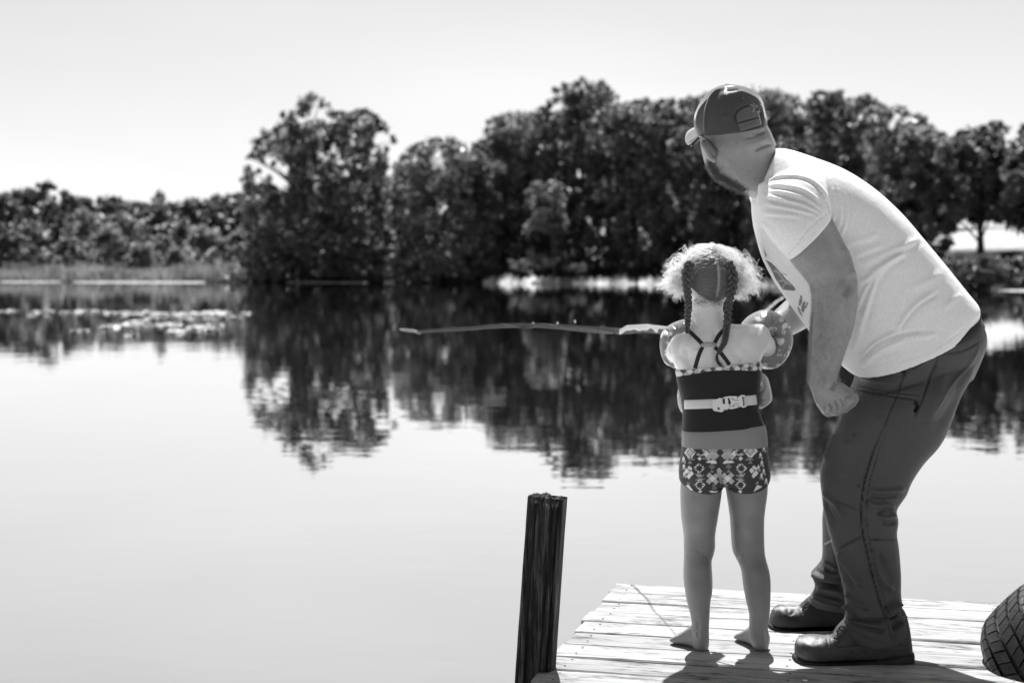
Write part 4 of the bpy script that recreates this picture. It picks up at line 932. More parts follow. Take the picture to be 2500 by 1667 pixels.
for i in range(70):                                        # wisps at the nape
    x = 1725+r3.uniform(-26, 36); y = 728+r3.uniform(-6, 8); p, no = surf(gbvh, x, y, .001); pp = [np.array(p)]; d_ = np.array([r3.normal(0, .6), 0, -.6]); 
    for k in range(K2-1): d_ = d_+np.array([r3.normal(0, .22), 0, .05]); pp.append(pp[-1]+d_/np.linalg.norm(d_)*.0022+np.array([0, -.0003, 0]))
    wis.append(pp)
o = link('nape_wisps', tubes(np.array(wis), .0004), M['hair_shade'], girl); tag(o, kind='stuff')
def braid(pts, wd, name):
    P3 = smooth_list([np.array(list(P(x, y, d)))for x, y, d in pts], 14); P3 = np.array(P3); Ln = np.concatenate([[0], np.cumsum(np.linalg.norm(np.diff(P3, axis=0), axis=1))]); tot = Ln[-1]
    nn = int(tot/.0011); s_ = np.linspace(0, tot, nn); path = np.stack([np.interp(s_, Ln, P3[:, k]) for k in range(3)], 1)
    T_ = np.gradient(path, axis=0); T_ /= np.linalg.norm(T_, axis=1)[:, None]; Yd = np.array([0, -1.0, 0]); Wd = np.cross(T_, Yd); Wd /= np.linalg.norm(Wd, axis=1)[:, None]; Nd = np.cross(Wd, T_)
    w_ = np.interp(s_/tot, np.linspace(0, 1, len(wd)), wd); fq = np.cumsum(np.full(nn, .0011)/(w_*1.25+.003))*math.pi
    out = []; rad = []
    for k in range(3):
        ph = fq+k*2*math.pi/3; cx = np.sin(ph)*w_*.5; cz = np.sin(2*ph)*w_*.26; R0 = w_*.30
        # each lock is a bundle of fine strands round a solid core
        out.append(path+Wd*cx[:, None]+Nd*cz[:, None]); rad.append(R0*.92)
        for j in range(9):
            b_ = 2*math.pi*j/9+fq*.15; out.append(path+Wd*(cx+np.cos(b_)*R0*.8)[:, None]+Nd*(cz+np.sin(b_)*R0*.8)[:, None]); rad.append(R0*.26)
    o = link(name, tubes(np.array(out), np.array(rad), 7), M['braid'], girl); return o
braid([(1686, 640, 4.262), (1677, 662, 4.262), (1676, 690, 4.262), (1680, 733, 4.285), (1679, 780, 4.315), (1677.7, 813, 4.32)], [.017, .018, .016, .013, .0125, .008], 'braid')
braid([(1779, 640, 4.262), (1787, 664, 4.262), (1790, 690, 4.262), (1783, 722, 4.275), (1777, 762, 4.305), (1774, 797, 4.318), (1769.6, 831, 4.306), (1761, 849, 4.302), (1753.8, 861, 4.30)], [.015, .018, .018, .016, .015, .013, .012, .011, .007], 'braid')
tl = []
for i in range(40):
    o1 = r3.normal(0, .0012, 3); q = smooth_list([np.array(surf(gbvh, x, y, .002)[0])+o1*(1+k*.3) for k, (x, y) in enumerate([(1754, 859), (1751, 868), (1751, 878), (1755, 887), (1762, 893)])], 3); tl.append(q)
fly = []
for i in range(130):
    lft = r3.random() < .5; y0_ = r3.uniform(640, 800); x0_ = (np.interp(y0_, [640, 690, 733, 800], [1684, 1676, 1680, 1678]) if lft else np.interp(y0_, [640, 690, 722, 762, 800], [1781, 1790, 1783, 1777, 1774]))+r3.normal(0, 8)
    p = np.array(P(x0_, y0_, 4.255+.045*min(max((y0_-690)/90, 0), 1))); d_ = r3.normal(0, 1, 3)*np.array([1, .3, 1]); d_ /= np.linalg.norm(d_); pp = [p]
    for k in range(9): d_ = d_+r3.normal(0, .3, 3)*np.array([1, .3, 1]); d_ /= np.linalg.norm(d_); pp.append(pp[-1]+d_*.0016)
    fly.append(pp)
o = link('flyaways', tubes(np.array(fly), .0003), M['hair_shade'], girl); tag(o, kind='stuff')
o = link('braid_tail', tubes(np.array(tl), .0004), M['braid'], girl); tag(o, kind='stuff')

P = P_plain
# ================================================================ MAN
MD = 4.42
man = empty('person', G(2080, 1610), 'bearded man in cap, glasses, pale T-shirt and dark work trousers leaning forward over the child', 'person')
def c4(x, y): return (1640+x/4.356, 180+y/4.356)
def c5(x, y): return (1800+x/2.177, 340+y/2.177)
def c6(x, y): return (1850+x/2.542, 1050+y/2.542)
def SS(xl, yl, xr, yr, d, t, e=2.2, sk=(0, 0)):
    """like S, with the near side slid by sk photo pixels"""
    c, u, v, e = S(xl, yl, xr, yr, d, t, e); w_ = Vector((sk[0]*d/FPX, 0, -sk[1]*d/FPX)); return (c, u, v-w_, e)
# ---- head, neck, arms, hands: one body
HEAD = [(1752, 214, 1812, 214, 4.40, .045), (1722, 240, 1848, 236, 4.40, .075), (1703, 270, 1860, 262, 4.40, .088), (1702, 300, 1866, 284, 4.40, .092), (1708, 335, 1872, 306, 4.40, .092), (1713, 366, 1880, 326, 4.40, .088),
        (1718, 389, 1887, 343, 4.40, .080), (1724, 407, 1892, 357, 4.405, .074), (1736, 427, 1893, 375, 4.41, .070), (1760, 446, 1892, 396, 4.415, .068), (1795, 464, 1892, 420, 4.42, .070), (1838, 484, 1905, 440, 4.42, .085), (1850, 520, 1940, 450, 4.42, .12)]
bm = bmesh.new()
loft(bm, [S(*r[:4], r[4], r[5], 2.15) for r in HEAD], 40, 4)
# jaw and face on the far left side
ball(bm, P(1762, 394, 4.44), .036, .052, .048); ball(bm, P(1768, 424, 4.46), .024, .04, .018); ball(bm, P(1752, 345, 4.47), .034, .032, .05); ball(bm, P(1738, 378, 4.51), .014, .022, .018)
# inner torso so that the body is one figure
loft(bm, [S(1850, 500, 1935, 400, MD, .12), S(1880, 640, 2100, 480, MD, .18), S(1950, 760, 2230, 600, MD, .17), S(2095, 860, 2340, 745, MD, .15), S(2135, 950, 2330, 890, MD, .11)], 24, 3)
for d_, x0 in ((4.345, 0), (4.54, 14)):     # legs inside the trousers
    loft(bm, [S(2135, 950, 2310, 890, d_, .06), S(2095, 1080, 2240, 1060, d_, .055), S(2055, 1230, 2150, 1230, d_-.03, .04), S(2080, 1380, 2160, 1380, d_-.05, .04), S(2100, 1500, 2165, 1500, d_-.05, .035)], 18, 2)
ARM = [(1880, 520, 1990, 440, 4.26, .06), (1905, 590, 2025, 520, 4.22, .064), (1931, 639, 2054, 580, 4.195, .062), (1958, 673, 2077, 628, 4.19, .060), (1977, 700, 2089, 680, 4.185, .056), (1981, 728, 2094, 716, 4.185, .053), (1981, 760, 2092, 752, 4.19, .051),
       (1977, 808, 2084, 800, 4.20, .048), (1974, 868, 2064, 858, 4.205, .041), (1972.5, 905, 2051, 898, 4.21, .037), (1973, 930, 2042, 928, 4.215, .033), (1979, 950, 2046, 940, 4.22, .032)]
loft(bm, [S(*r[:4], r[4], r[5], 2.1) for r in ARM], 28, 4)
# near fist: back of the hand towards the camera, knuckles low, thumb closed over on the right
loft(bm, [S(1979, 948, 2044, 934, 4.22, .032), S(1985, 968, 2058, 946, 4.222, .036), S(1992, 986, 2069, 958, 4.225, .037), S(2003, 1001, 2072, 975, 4.228, .035), S(2012, 1009, 2068, 990, 4.23, .028)], 24, 4)
for k, (x, y, d_) in enumerate([(2017, 1003, 4.245), (2034, 1001, 4.232), (2051, 994, 4.222), (2064, 984, 4.218)]):     # four fingers curled under
    a_ = P(x-7, y-16, d_); kn = P(x, y, d_); m1 = P(x+12, y+4, d_+.028); m2 = P(x+24, y-10, d_+.034); tp = P(x+22, y-22, d_+.018)
    chain(bm, [a_, kn, m1, m2, tp], [.0125, .0125, .0115, .0105, .009], 12, 3)
chain(bm, [P(2044, 940, 4.235), P(2062, 951, 4.235), P(2076, 962, 4.228), P(2077, 975, 4.218), P(2066, 985, 4.212)], [.013, .0125, .012, .011, .009], 12, 3)
# far arm reaches behind the child to steady the pole
chain(bm, [P(1945, 520, 4.60), P(1985, 600, 4.66), P(2005, 690, 4.69), P(1990, 735, 4.69), P(1950, 762, 4.67), P(1910, 790, 4.64), P(1878, 808, 4.61), P(1850, 826, 4.60)], [.066, .062, .054, .052, .050, .042, .034, .028], 26, 3)
hp = P(1838, 832, 4.615); ball(bm, hp, .030, .034, .020)
for k in range(4):
    b0 = hp+Vector((-.018+.0, .004+.0, .012-.009*k)); q = hp+Vector((-.040, .018, .014-.011*k)); q2 = hp+Vector((-.048, .042, .012-.011*k)); q3 = hp+Vector((-.030, .056, .010-.011*k)); chain(bm, [b0, q, q2, q3], [.010, .0095, .009, .0075], 10, 3)
chain(bm, [hp+Vector((-.005, -.01, .016)), hp+Vector((-.028, -.008, .030)), hp+Vector((-.044, .010, .032))], [.0105, .010, .008], 10, 3)
mb = remesh(bm, .0030, 4)
crease(mb, [([c4(890, 825), c4(960, 790), c4(1065, 752)], 2.6, -.0055), ([c4(860, 640), c4(930, 640), c4(1000, 610)], 3, -.003), ([c4(760, 690), c4(880, 670), c4(1000, 615)], 2.6, -.0025), ([c4(780, 780), c4(900, 740), c4(1020, 690)], 6, .002),
            ([c4(600, 900), c4(640, 1000), c4(760, 1130)], 10, .002), ([c4(470, 700), c4(600, 740), c4(700, 800)], 9, -.002),
            ([(2041, 928), (2033, 940), (2026, 952)], 1.6, -.0035), ([(2045, 932), (2036, 945), (2031, 955)], 1.4, -.003), ([(1984, 975), (2010, 985), (2040, 978)], 5, .0012),
            ([(2036, 1001), (2030, 985), (2024, 972)], 3, .0018), ([(2052, 994), (2044, 978), (2036, 968)], 3, .0015), ([(2020, 1003), (2014, 990), (2006, 976)], 3, .0015), ([(2028, 1010), (2030, 996), (2022, 984)], 2.5, -.006), ([(2045, 1006), (2045, 992), (2036, 978)], 2.5, -.006), ([(2060, 998), (2059, 986), (2050, 972)], 2.5, -.005), ([(2012, 1008), (2014, 996), (2010, 986)], 2, -.003), ([(2071, 962), (2064, 976), (2068, 986)], 1.6, -.004),
            ([c5(560, 560), c5(600, 700), c5(600, 800)], 12, .004), ([c5(430, 700), c5(440, 850), c5(440, 1000)], 12, -.0025), ([c5(520, 760), c5(540, 900), c5(520, 1050)], 10, .003), ([c5(610, 720), c5(590, 790), c5(560, 840)], 9, -.004), ([c5(600, 690), c5(625, 760), c5(620, 830)], 6, .003)], 1.6)
def manskin(co_, px, py, f, c):
    # close cropped hair below the cap and beard as flat colour of the skin under them
    nape = f & (py < 470) & (px > 1700) & (px < 1900)
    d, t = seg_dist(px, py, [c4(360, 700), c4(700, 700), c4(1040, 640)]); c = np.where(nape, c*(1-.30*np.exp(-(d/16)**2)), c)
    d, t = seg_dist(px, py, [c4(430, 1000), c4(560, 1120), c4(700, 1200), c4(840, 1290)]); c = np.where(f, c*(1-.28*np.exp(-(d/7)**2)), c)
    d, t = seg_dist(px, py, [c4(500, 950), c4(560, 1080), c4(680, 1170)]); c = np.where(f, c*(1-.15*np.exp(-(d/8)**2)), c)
    hairy = f & (py > 640) & (px > 1965) & (px < 2100)
    return c
MS = .27
paint(mb, MS, [('soft', [c4(365, 690), c4(430, 745), c4(482, 815), c4(478, 870)], 2.6, MS*.42), ('soft', [c4(860, 642), c4(930, 640), c4(1000, 612)], 2.2, MS*.6), ('soft', [c4(890, 825), c4(960, 790), c4(1065, 752)], 1.5, MS*.55), ('soft', [c5(560, 760), c5(590, 820)], 10, MS*.72), ('soft', [c5(440, 900), c5(450, 1000), c5(440, 1100)], 14, MS*.8), ('soft', [c5(480, 700)]*2, 14, MS*1.15), ('soft', [c5(470, 1350), c5(540, 1400)], 12, MS*1.15), ('soft', [c5(480, 480), c5(540, 600)], 14, MS*1.2), ('soft', [c5(360, 720), c5(400, 900)], 8, MS*.85)], manskin)  # shade painted into ear groove and neck folds, light and shade over arm muscles
mvb = bvh_of(mb); 
M['skin_man'] = pm('skin_man', .3, .5, .4, attr=True, var=[(30, .92, 1.08), (140, .9, 1.1)], bump=[(350, .0007), (90, .0008)], Subsurface_Weight=.08, Subsurface_Radius=(.006, .006, .006), Subsurface_Scale=1.0)
link('body', mb, M['skin_man'], man)
# ear
bm = bmesh.new(); ed = 4.325
chain(bm, [P(*c4(340, 720), ed+.015), P(*c4(330, 745), ed-.004), P(*c4(352, 790), ed-.010), P(*c4(385, 850), ed-.008), P(*c4(420, 900), ed-.004), P(*c4(455, 918), ed+.004), P(*c4(470, 890), ed+.01)], [.006, .0065, .0062, .006, .0062, .007, .005], 12, 4)
loft(bm, [S(*c4(338, 705), *c4(385, 705), ed+.016, .006), S(*c4(345, 760), *c4(420, 770), ed+.012, .009), S(*c4(385, 840), *c4(455, 840), ed+.010, .008), S(*c4(430, 905), *c4(470, 890), ed+.010, .006)], 18, 3)
er = remesh(bm, .0018, 3); paint(er, MS*.85); link('ear', er, M['skin_man'], man)
for q in (P(1722, 360, 4.485), P(1716, 362, 4.52)):
    bm = bmesh.new(); ball(bm, q+Vector((.012, .0, 0)), .012, .012, .012, seg=12); link('eye', bm_mesh(bm), M['eye'], man)
# beard: short hairs
r5 = np.random.default_rng(8); bh = []
curve = [c4(400, 940), c4(440, 1030), c4(500, 1100), c4(580, 1150), c4(670, 1200), c4(760, 1255)]
for i in range(1700):
    t = r5.random(); k = min(int(t*5), 4); f_ = t*5-k; x = curve[k][0]*(1-f_)+curve[k+1][0]*f_; y = curve[k][1]*(1-f_)+curve[k+1][1]*f_
    x += r5.normal(2, 6.5); y += r5.normal(-2, 5); p, no = surf(mvb, x, y, 0)
    if (p-P(x, y, 4.4)).length > .2: continue
    dr = np.array(no)*.5+np.array([-.55, .1, -.65])+r5.normal(0, .25, 3); dr /= np.linalg.norm(dr); L_ = r5.uniform(.004, .011); p = np.array(p)
    bh.append([p-dr*.001, p+dr*L_*.5, p+dr*L_+np.array([0, 0, -.001])])
# chin edge hairs that catch the light
for i in range(500):
    t = r5.random()**.8; xs = np.interp(t, [0, .3, .6, 1], [1722, 1736, 1752, 1830]); ys = np.interp(t, [0, .3, .6, 1], [402, 428, 444, 478]); p = np.array(P(xs+r5.uniform(0, 4), ys-r5.uniform(0, 3), 4.41+r5.normal(0, .02)))
    dr = np.array([-.6, 0, -.6])+r5.normal(0, .3, 3); dr /= np.linalg.norm(dr); L_ = r5.uniform(.003, .009); bh.append([p, p+dr*L_*.5, p+dr*L_])
M['beard'] = hairmat('beard', .24, .3, .5); o = link('beard', tubes(np.array(bh), np.array([.0005, .0004, .0002])), M['beard'], man); tag(o, kind='stuff')
# fine hairs on the arms and the nape
fh = []
for i in range(2600):
    z = r5.random(); y = r5.uniform(690, 940) if z < .75 else r5.uniform(760, 930); xl = np.interp(y, [690, 720, 760, 810, 868, 930], [1979, 1981, 1981, 1977, 1974, 1973]); xr = np.interp(y, [690, 720, 760, 810, 868, 930], [2088, 2093, 2091, 2082, 2062, 2044])
    x = xl+(xr-xl)*(r5.random()**1.6 if z < .75 else r5.uniform(0, .06)); p, no = surf(mvb, x, y, 0)
    if (p-P(x, y, 4.2)).length > .12: continue
    dr = np.array(no)*.45+np.array([-.25, 0, -.8])+r5.normal(0, .25, 3); dr /= np.linalg.norm(dr); p = np.array(p); L_ = r5.uniform(.004, .010); fh.append([p, p+dr*L_*.5, p+dr*L_+np.array([0, 0, -.001])])
for i in range(700):
    t = r5.random(); x = np.interp(t, [0, .5, 1], [1872, 1880, 1894]); y = np.interp(t, [0, .5, 1], [308, 322, 354]); p = np.array(P(x-r5.uniform(0, 3), y, 4.40+r5.normal(0, .03))); dr = np.array([.5, -.1, -.5])+r5.normal(0, .35, 3); dr /= np.linalg.norm(dr); fh.append([p, p+dr*.002, p+dr*r5.uniform(.003, .006)])
for i in range(900):
    t = r5.random(); x = np.interp(t, [0, .4, 1], [1925, 1900, 1872]); y = np.interp(t, [0, .4, 1], [718, 733, 757]); p = np.array(P(x, y+r5.uniform(0, 6), 4.63+r5.normal(0, .015))); dr = np.array([-.5, 0, .5])+r5.normal(0, .35, 3); dr /= np.linalg.norm(dr); fh.append([p, p+dr*.003, p+dr*r5.uniform(.004, .009)])
M['fuzz'] = hairmat('fine_hair', .4, .6, .5, .3); o = link('fine_hair', tubes(np.array(fh), np.array([.0002, .00017, .0001])), M['fuzz'], man); tag(o, kind='stuff')

# ---- T-shirt
SH = [(1838, 482, 1892, 362, .085, 0), (1838, 506, 1925, 366, .125, 0), (1843, 545, 1980, 385, .180, 0), (1851, 580, 2052, 414, .212, 0), (1866, 632, 2122, 458, .220, 0), (1892, 684, 2190, 518, .215, 0), (1928, 738, 2246, 582, .208, 0), (1972, 800, 2300, 646, .202, 0),
      (2012, 850, 2350, 708, .198, 0), (2046, 884, 2382, 742, .195, 16), (2062, 896, 2386, 758, .195, 34), (2074, 901, 2384, 768, .192, 46)]
bm = bmesh.new()
loft(bm, [SS(a_, b_, c_, d_, MD, t, 2.3, (-k*.35, k*.9)) for a_, b_, c_, d_, t, k in SH], 64, 5)
SL = [(1852, 450, 1965, 392, 4.31, .075), (1850, 500, 2000, 420, 4.25, .085), (1862, 552, 2016, 452, 4.215, .086), (1890, 594, 2023, 490, 4.195, .083), (1912, 618, 2026, 512, 4.19, .080), (1928, 636, 2028, 533, 4.185, .076)]
loft(bm, [S(*r[:4], r[4], r[5], 2.1) for r in SL], 44, 5)
chain(bm, [P(1900, 450, 4.56), P(1945, 530, 4.62), P(1975, 600, 4.65), P(1990, 650, 4.66)], [.09, .092, .088, .078], 30, 4)
shirt = remesh(bm, .0036, 5)
Fd = []
def fold(f, pts, w_, h, pair=.6):
    q = [f(*p) for p in pts]; Fd.append((q, w_, h)); Fd.append(([(x+w_*.5, y+w_*1.5) for x, y in q], w_*.8, -h*pair))
Fd.append(([c5(150, 232), c5(200, 212), c5(300, 205), c5(380, 225), c5(440, 275), c5(478, 340), c5(492, 400)], 2.2, -.0045)); Fd.append(([c5(150, 222), c5(200, 202), c5(300, 195), c5(390, 216), c5(452, 268), c5(490, 335), c5(503, 400)], 3.5, .003))
fold(c5, [(160, 245), (260, 250), (360, 275), (450, 345)], 4, .0045); fold(c5, [(170, 275), (270, 290), (370, 320), (460, 385)], 4, .0045); fold(c5, [(140, 300), (250, 325), (350, 350), (440, 395)], 4, .004); fold(c5, [(150, 345), (260, 365), (350, 385), (420, 405)], 4, .003)
fold(c5, [(130, 390), (220, 400), (330, 410)], 5, .002); fold(c5, [(120, 430), (180, 500), (240, 590)], 6, .003); fold(c5, [(110, 480), (160, 560), (240, 630)], 5, .003); fold(c5, [(110, 330), (125, 420), (150, 500)], 5, .0025); fold(c5, [(130, 540), (180, 610), (250, 660), (330, 700)], 4, .004); fold(c5, [(150, 600), (210, 660), (300, 710)], 4, .0025)
fold(c5, [(500, 250), (515, 320), (520, 400), (505, 440)], 4, .004); fold(c5, [(530, 250), (550, 340), (550, 430), (530, 490)], 4.5, .004); fold(c5, [(560, 270), (585, 360), (580, 440), (550, 520)], 5, .003); fold(c5, [(600, 300), (620, 380), (600, 460)], 6, .0015)
fold(c5, [(640, 760), (690, 740), (740, 690), (800, 650), (900, 600)], 7, .0045); fold(c5, [(650, 660), (720, 640), (800, 600), (900, 560), (980, 520)], 8, .003); fold(c5, [(660, 990), (700, 860), (740, 740), (800, 660), (900, 590)], 8, .005); fold(c5, [(640, 900), (690, 780), (760, 690)], 6, .003)
fold(c5, [(560, 560), (640, 540), (760, 500)], 8, .002); fold(c5, [(620, 620), (700, 590), (780, 560)], 6, .002)
Fd += [([c5(862, 1030), c5(880, 1000), c5(930, 930), c5(990, 870), c5(1070, 820)], 4, -.007), ([c5(850, 1020), c5(900, 930), c5(960, 870), c5(1050, 812)], 7, .005), ([c5(640, 1205), c5(700, 1130), c5(760, 1080), c5(860, 1042), c5(930, 1028), c5(1000, 1015)], 3.4, -.010), ([c5(660, 1215), c5(720, 1150), c5(800, 1100), c5(900, 1060)], 6, .006),
       ([c5(650, 1180), c5(710, 1105), c5(780, 1055), c5(860, 1020)], 6, .006), ([c5(680, 1190), c5(760, 1150), c5(850, 1130)], 4, -.003), ([c5(930, 1050), c5(1000, 1045), c5(1060, 1030)], 6, .003), ([c5(600, 1140), c5(640, 1060), c5(660, 960)], 8, .003), ([c5(1100, 900), c5(1150, 850), c5(1200, 830)], 8, .002), ([c5(900, 800), c5(1000, 760), c5(1100, 700)], 10, .002)]
# neck binding, cuff and hem stitching
Fd += [([c4(1075, 775), c4(985, 880), c4(900, 1030), c4(868, 1200), c4(862, 1380), c4(872, 1490)], 3.6, .0035), ([c4(1130, 790), c4(1020, 890), c4(935, 1040), c4(900, 1200), c4(886, 1400)], 1.6, -.003), ([c4(1210, 795), c4(1060, 880), c4(980, 1000), c4(930, 1130)], 1.4, -.0015),
       ([c5(478, 395), c5(400, 455), c5(330, 540), c5(262, 625)], 1.5, -.0018), ([c5(700, 1192), c5(870, 1178), c5(1030, 1122), c5(1175, 1030), c5(1240, 962)], 1.5, -.0015)]
crease(shirt, Fd, 1.25)
PR = .30
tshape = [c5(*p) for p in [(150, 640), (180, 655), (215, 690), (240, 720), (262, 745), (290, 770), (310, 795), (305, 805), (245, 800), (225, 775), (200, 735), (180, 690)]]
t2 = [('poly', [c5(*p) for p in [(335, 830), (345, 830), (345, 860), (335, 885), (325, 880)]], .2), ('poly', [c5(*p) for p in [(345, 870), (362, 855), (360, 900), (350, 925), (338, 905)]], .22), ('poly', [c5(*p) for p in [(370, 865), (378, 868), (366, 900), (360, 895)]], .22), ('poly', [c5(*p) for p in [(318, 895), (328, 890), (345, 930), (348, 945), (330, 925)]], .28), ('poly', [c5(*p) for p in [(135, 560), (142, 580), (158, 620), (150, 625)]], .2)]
def shirtfn(co_, px, py, f, c):
    n1_ = np.sin(px*.9+np.sin(py*.31)*3)*np.sin(py*1.1+np.sin(px*.4)*2); return c*(1+.02*n1_)
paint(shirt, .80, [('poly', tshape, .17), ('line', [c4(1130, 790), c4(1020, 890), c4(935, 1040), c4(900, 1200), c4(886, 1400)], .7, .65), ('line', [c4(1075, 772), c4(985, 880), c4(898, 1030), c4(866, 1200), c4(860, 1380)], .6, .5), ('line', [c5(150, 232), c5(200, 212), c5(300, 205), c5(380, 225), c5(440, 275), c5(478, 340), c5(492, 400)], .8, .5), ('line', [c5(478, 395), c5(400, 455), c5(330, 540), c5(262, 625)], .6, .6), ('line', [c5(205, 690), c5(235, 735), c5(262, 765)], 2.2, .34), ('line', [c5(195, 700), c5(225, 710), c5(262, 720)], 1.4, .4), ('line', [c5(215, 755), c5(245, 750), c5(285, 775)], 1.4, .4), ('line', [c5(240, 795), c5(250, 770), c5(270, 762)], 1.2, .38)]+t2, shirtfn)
M['tshirt'] = pm('heather_cotton', .66, .85, .15, attr=True, var=[(220, .93, 1.07, (1, 1, .5))], bump=[(700, .0004), (14, .004)]); link('t_shirt', shirt, M['tshirt'], man)

# ---- cap
bm = bmesh.new()
CAP = [(1760, 209, 1792, 208, .02, 0), (1738, 219, 1822, 215, .050, 0), (1718, 238, 1846, 229, .074, 0), (1702, 265, 1860, 248, .090, 2), (1695, 290, 1866, 272, .097, 6), (1696, 311, 1870, 290, .100, 10), (1703, 330, 1872, 305, .100, 15)]
loft(bm, [SS(a_, b_, c_, d_, 4.40, t, 2.1, (2, k)) for a_, b_, c_, d_, t, k in CAP], 64, 5)
ball(bm, P(1775, 208, 4.40), .008, .008, .004)
capm = remesh(bm, .0024, 4)
crease(capm, [([c4(570, 140), c4(480, 190), c4(400, 290), c4(360, 420), c4(350, 660)], 3, .004), ([c4(560, 145), c4(420, 240), c4(300, 380), c4(265, 500), c4(275, 620)], 3, .003), ([c4(600, 230), c4(560, 180), c4(590, 140)], 5, -.003), ([c4(520, 225), c4(640, 215), c4(740, 200), c4(880, 260), c4(950, 340)], 5, .0045),
              ([c4(560, 200), c4(650, 190), c4(720, 170)], 5, -.004), ([c4(740, 230), c4(830, 300), c4(900, 340)], 4, -.004), ([c4(620, 240), c4(640, 300), c4(650, 420), c4(660, 600)], 6, -.002), ([c4(690, 560), c4(672, 470), c4(690, 400), c4(750, 355), c4(840, 330), c4(920, 350), c4(950, 400)], 2.2, -.004),
              ([c4(680, 520), c4(800, 490), c4(950, 450)], 2, -.003), ([c4(720, 625), c4(830, 590), c4(965, 552)], 2, -.003), ([c4(380, 660), c4(520, 664), c4(700, 628)], 1.6, -.002), ([c4(520, 460), c4(620, 460)], 5, .002), ([c4(930, 400), c4(950, 470), c4(965, 550)], 2.5, -.005), ([c4(880, 320), c4(950, 360), c4(985, 520)], 3, .003)])
arch = [c4(*p) for p in [(690, 520), (676, 450), (705, 400), (760, 360), (840, 335), (915, 350), (945, 395), (945, 455)]]; strap = [c4(*p) for p in [(695, 535), (945, 465), (965, 550), (725, 622)]]
its = [('poly', arch, .10), ('line', arch, 1.6, .022), ('poly', strap, .115), ('line', strap+[strap[0]], 1.2, .025), ('line', [c4(365, 320), c4(345, 440), c4(345, 650)], 1.0, .12), ('line', [c4(270, 420), c4(262, 500), c4(280, 620)], 1.0, .11)]
for k in range(7): x = 745+k*32; its.append(('soft', [c4(x, 565-k*9), c4(x+4, 556-k*9)], .9, .03))
for k in range(5): x = 812+k*20; its.append(('soft', [c4(x, 575-k*5), c4(x+6, 573-k*5)], .6, .05))
for k in range(60): x = r5.uniform(850, 940); y = r5.uniform(345, 400); its.append(('soft', [c4(x, y), c4(x+r5.normal(0, 12), y+r5.normal(0, 8))], .6, r5.choice([.02, .35])))
paint(capm, .062, its); M['cap'] = pm('cap_fabric', .06, .8, .35, attr=True, bump=[(900, .0006), (260, .0008, (1, 1, .15))], Sheen_Weight=.6, Sheen_Roughness=.3); capo = link('cap', capm, M['cap'], man)
bm = bmesh.new()
loft(bm, [S(*c4(140, 690), *c4(160, 750), 4.56, .012), S(*c4(160, 625), *c4(185, 760), 4.54, .04), S(*c4(200, 590), *c4(235, 715), 4.50, .07), S(*c4(250, 568), *c4(300, 665), 4.46, .085), S(*c4(330, 575), *c4(360, 640), 4.43, .08)], 28, 4)
br = remesh(bm, .0024, 3); paint(br, .34, [('poly', [c4(*p) for p in [(150, 762), (300, 668), (330, 640), (280, 660), (200, 715), (160, 745)]], .07)]); link('brim', br, M['cap'], capo)
# glasses
gl_ = empty('glasses', P(1700, 365, 4.45), '', ''); 
for k in ('label', 'category'): 
    if k in gl_: del gl_[k]
bpy.data.objects.remove(gl_)
M['frame'] = pm('glasses_frame', .03, .3, .5); 
bm = bmesh.new(); chain(bm, [P(*c4(300, 655), 4.36), P(*c4(380, 700), 4.315), P(*c4(430, 755), 4.305), P(*c4(482, 815), 4.305)], [.0022, .0024, .0024, .0022], 8, 3)
chain(bm, [P(*c4(208, 770), 4.52), P(*c4(240, 755), 4.47), P(*c4(300, 700), 4.40), P(*c4(330, 665), 4.34)], [.0022]*4, 8, 3)
fr0 = [c4(*p) for p in [(215, 770), (245, 820), (285, 862), (322, 862), (330, 830), (318, 760), (290, 738), (250, 748), (215, 770)]]
chain(bm, [P(x, y, 4.46) for x, y in fr0], [.0019]*9, 8, 3); gf = link('glasses', bm_mesh(bm), M['frame'], man)
M['lens'] = pm('lens', .9, .03, .5, Transmission_Weight=.95); plate([c4(*p) for p in [(222, 772), (248, 816), (286, 856), (320, 856), (324, 830), (312, 762), (290, 744), (250, 752)]], 4.462, .0015, 'lens', M['lens'], gf)

# ---- trousers
bm = bmesh.new()
PEL = [(2092, 884, 2372, 765, .172, 0), (2096, 905, 2396, 800, .172, 8), (2088, 938, 2399, 838, .168, 4), (2064, 985, 2388, 876, .158, 0), (2052, 1020, 2370, 920, .145, 0)]
loft(bm, [SS(a_, b_, c_, d_, MD, t, 2.4, (0, k)) for a_, b_, c_, d_, t, k in PEL], 56, 4)
NL = [(2068, 980, 2384, 880, 4.35, .10), (2046, 1030, 2369, 920, 4.325, .105), (2028, 1080, 2343, 968, 4.315, .103), (2014, 1115, 2302, 1072, 4.31, .098), (2004, 1150, 2254, 1130, 4.30, .092), (2004, 1180, 2226, 1172, 4.285, .087), (2007, 1207, 2211, 1207, 4.275, .083), (2012, 1248, 2188, 1242, 4.265, .078), (2021, 1288, 2192, 1270, 4.26, .076),
      (2032, 1330, 2188, 1302, 4.255, .074), (2042, 1368, 2193, 1336, 4.25, .073), (2054, 1412, 2198, 1400, 4.245, .070), (2062, 1450, 2198, 1447, 4.24, .068), (2064, 1476, 2201, 1468, 4.24, .067), (2065, 1500, 2197, 1486, 4.24, .066), (2058, 1520, 2208, 1504, 4.24, .066)]
loft(bm, [S(*r[:4], r[4], r[5], 2.15) for r in NL]+[SS(2056, 1530, 2212, 1514, 4.24, .067, 2.15, (4, 20)), SS(2062, 1538, 2212, 1522, 4.24, .066, 2.15, (8, 42))], 48, 4)
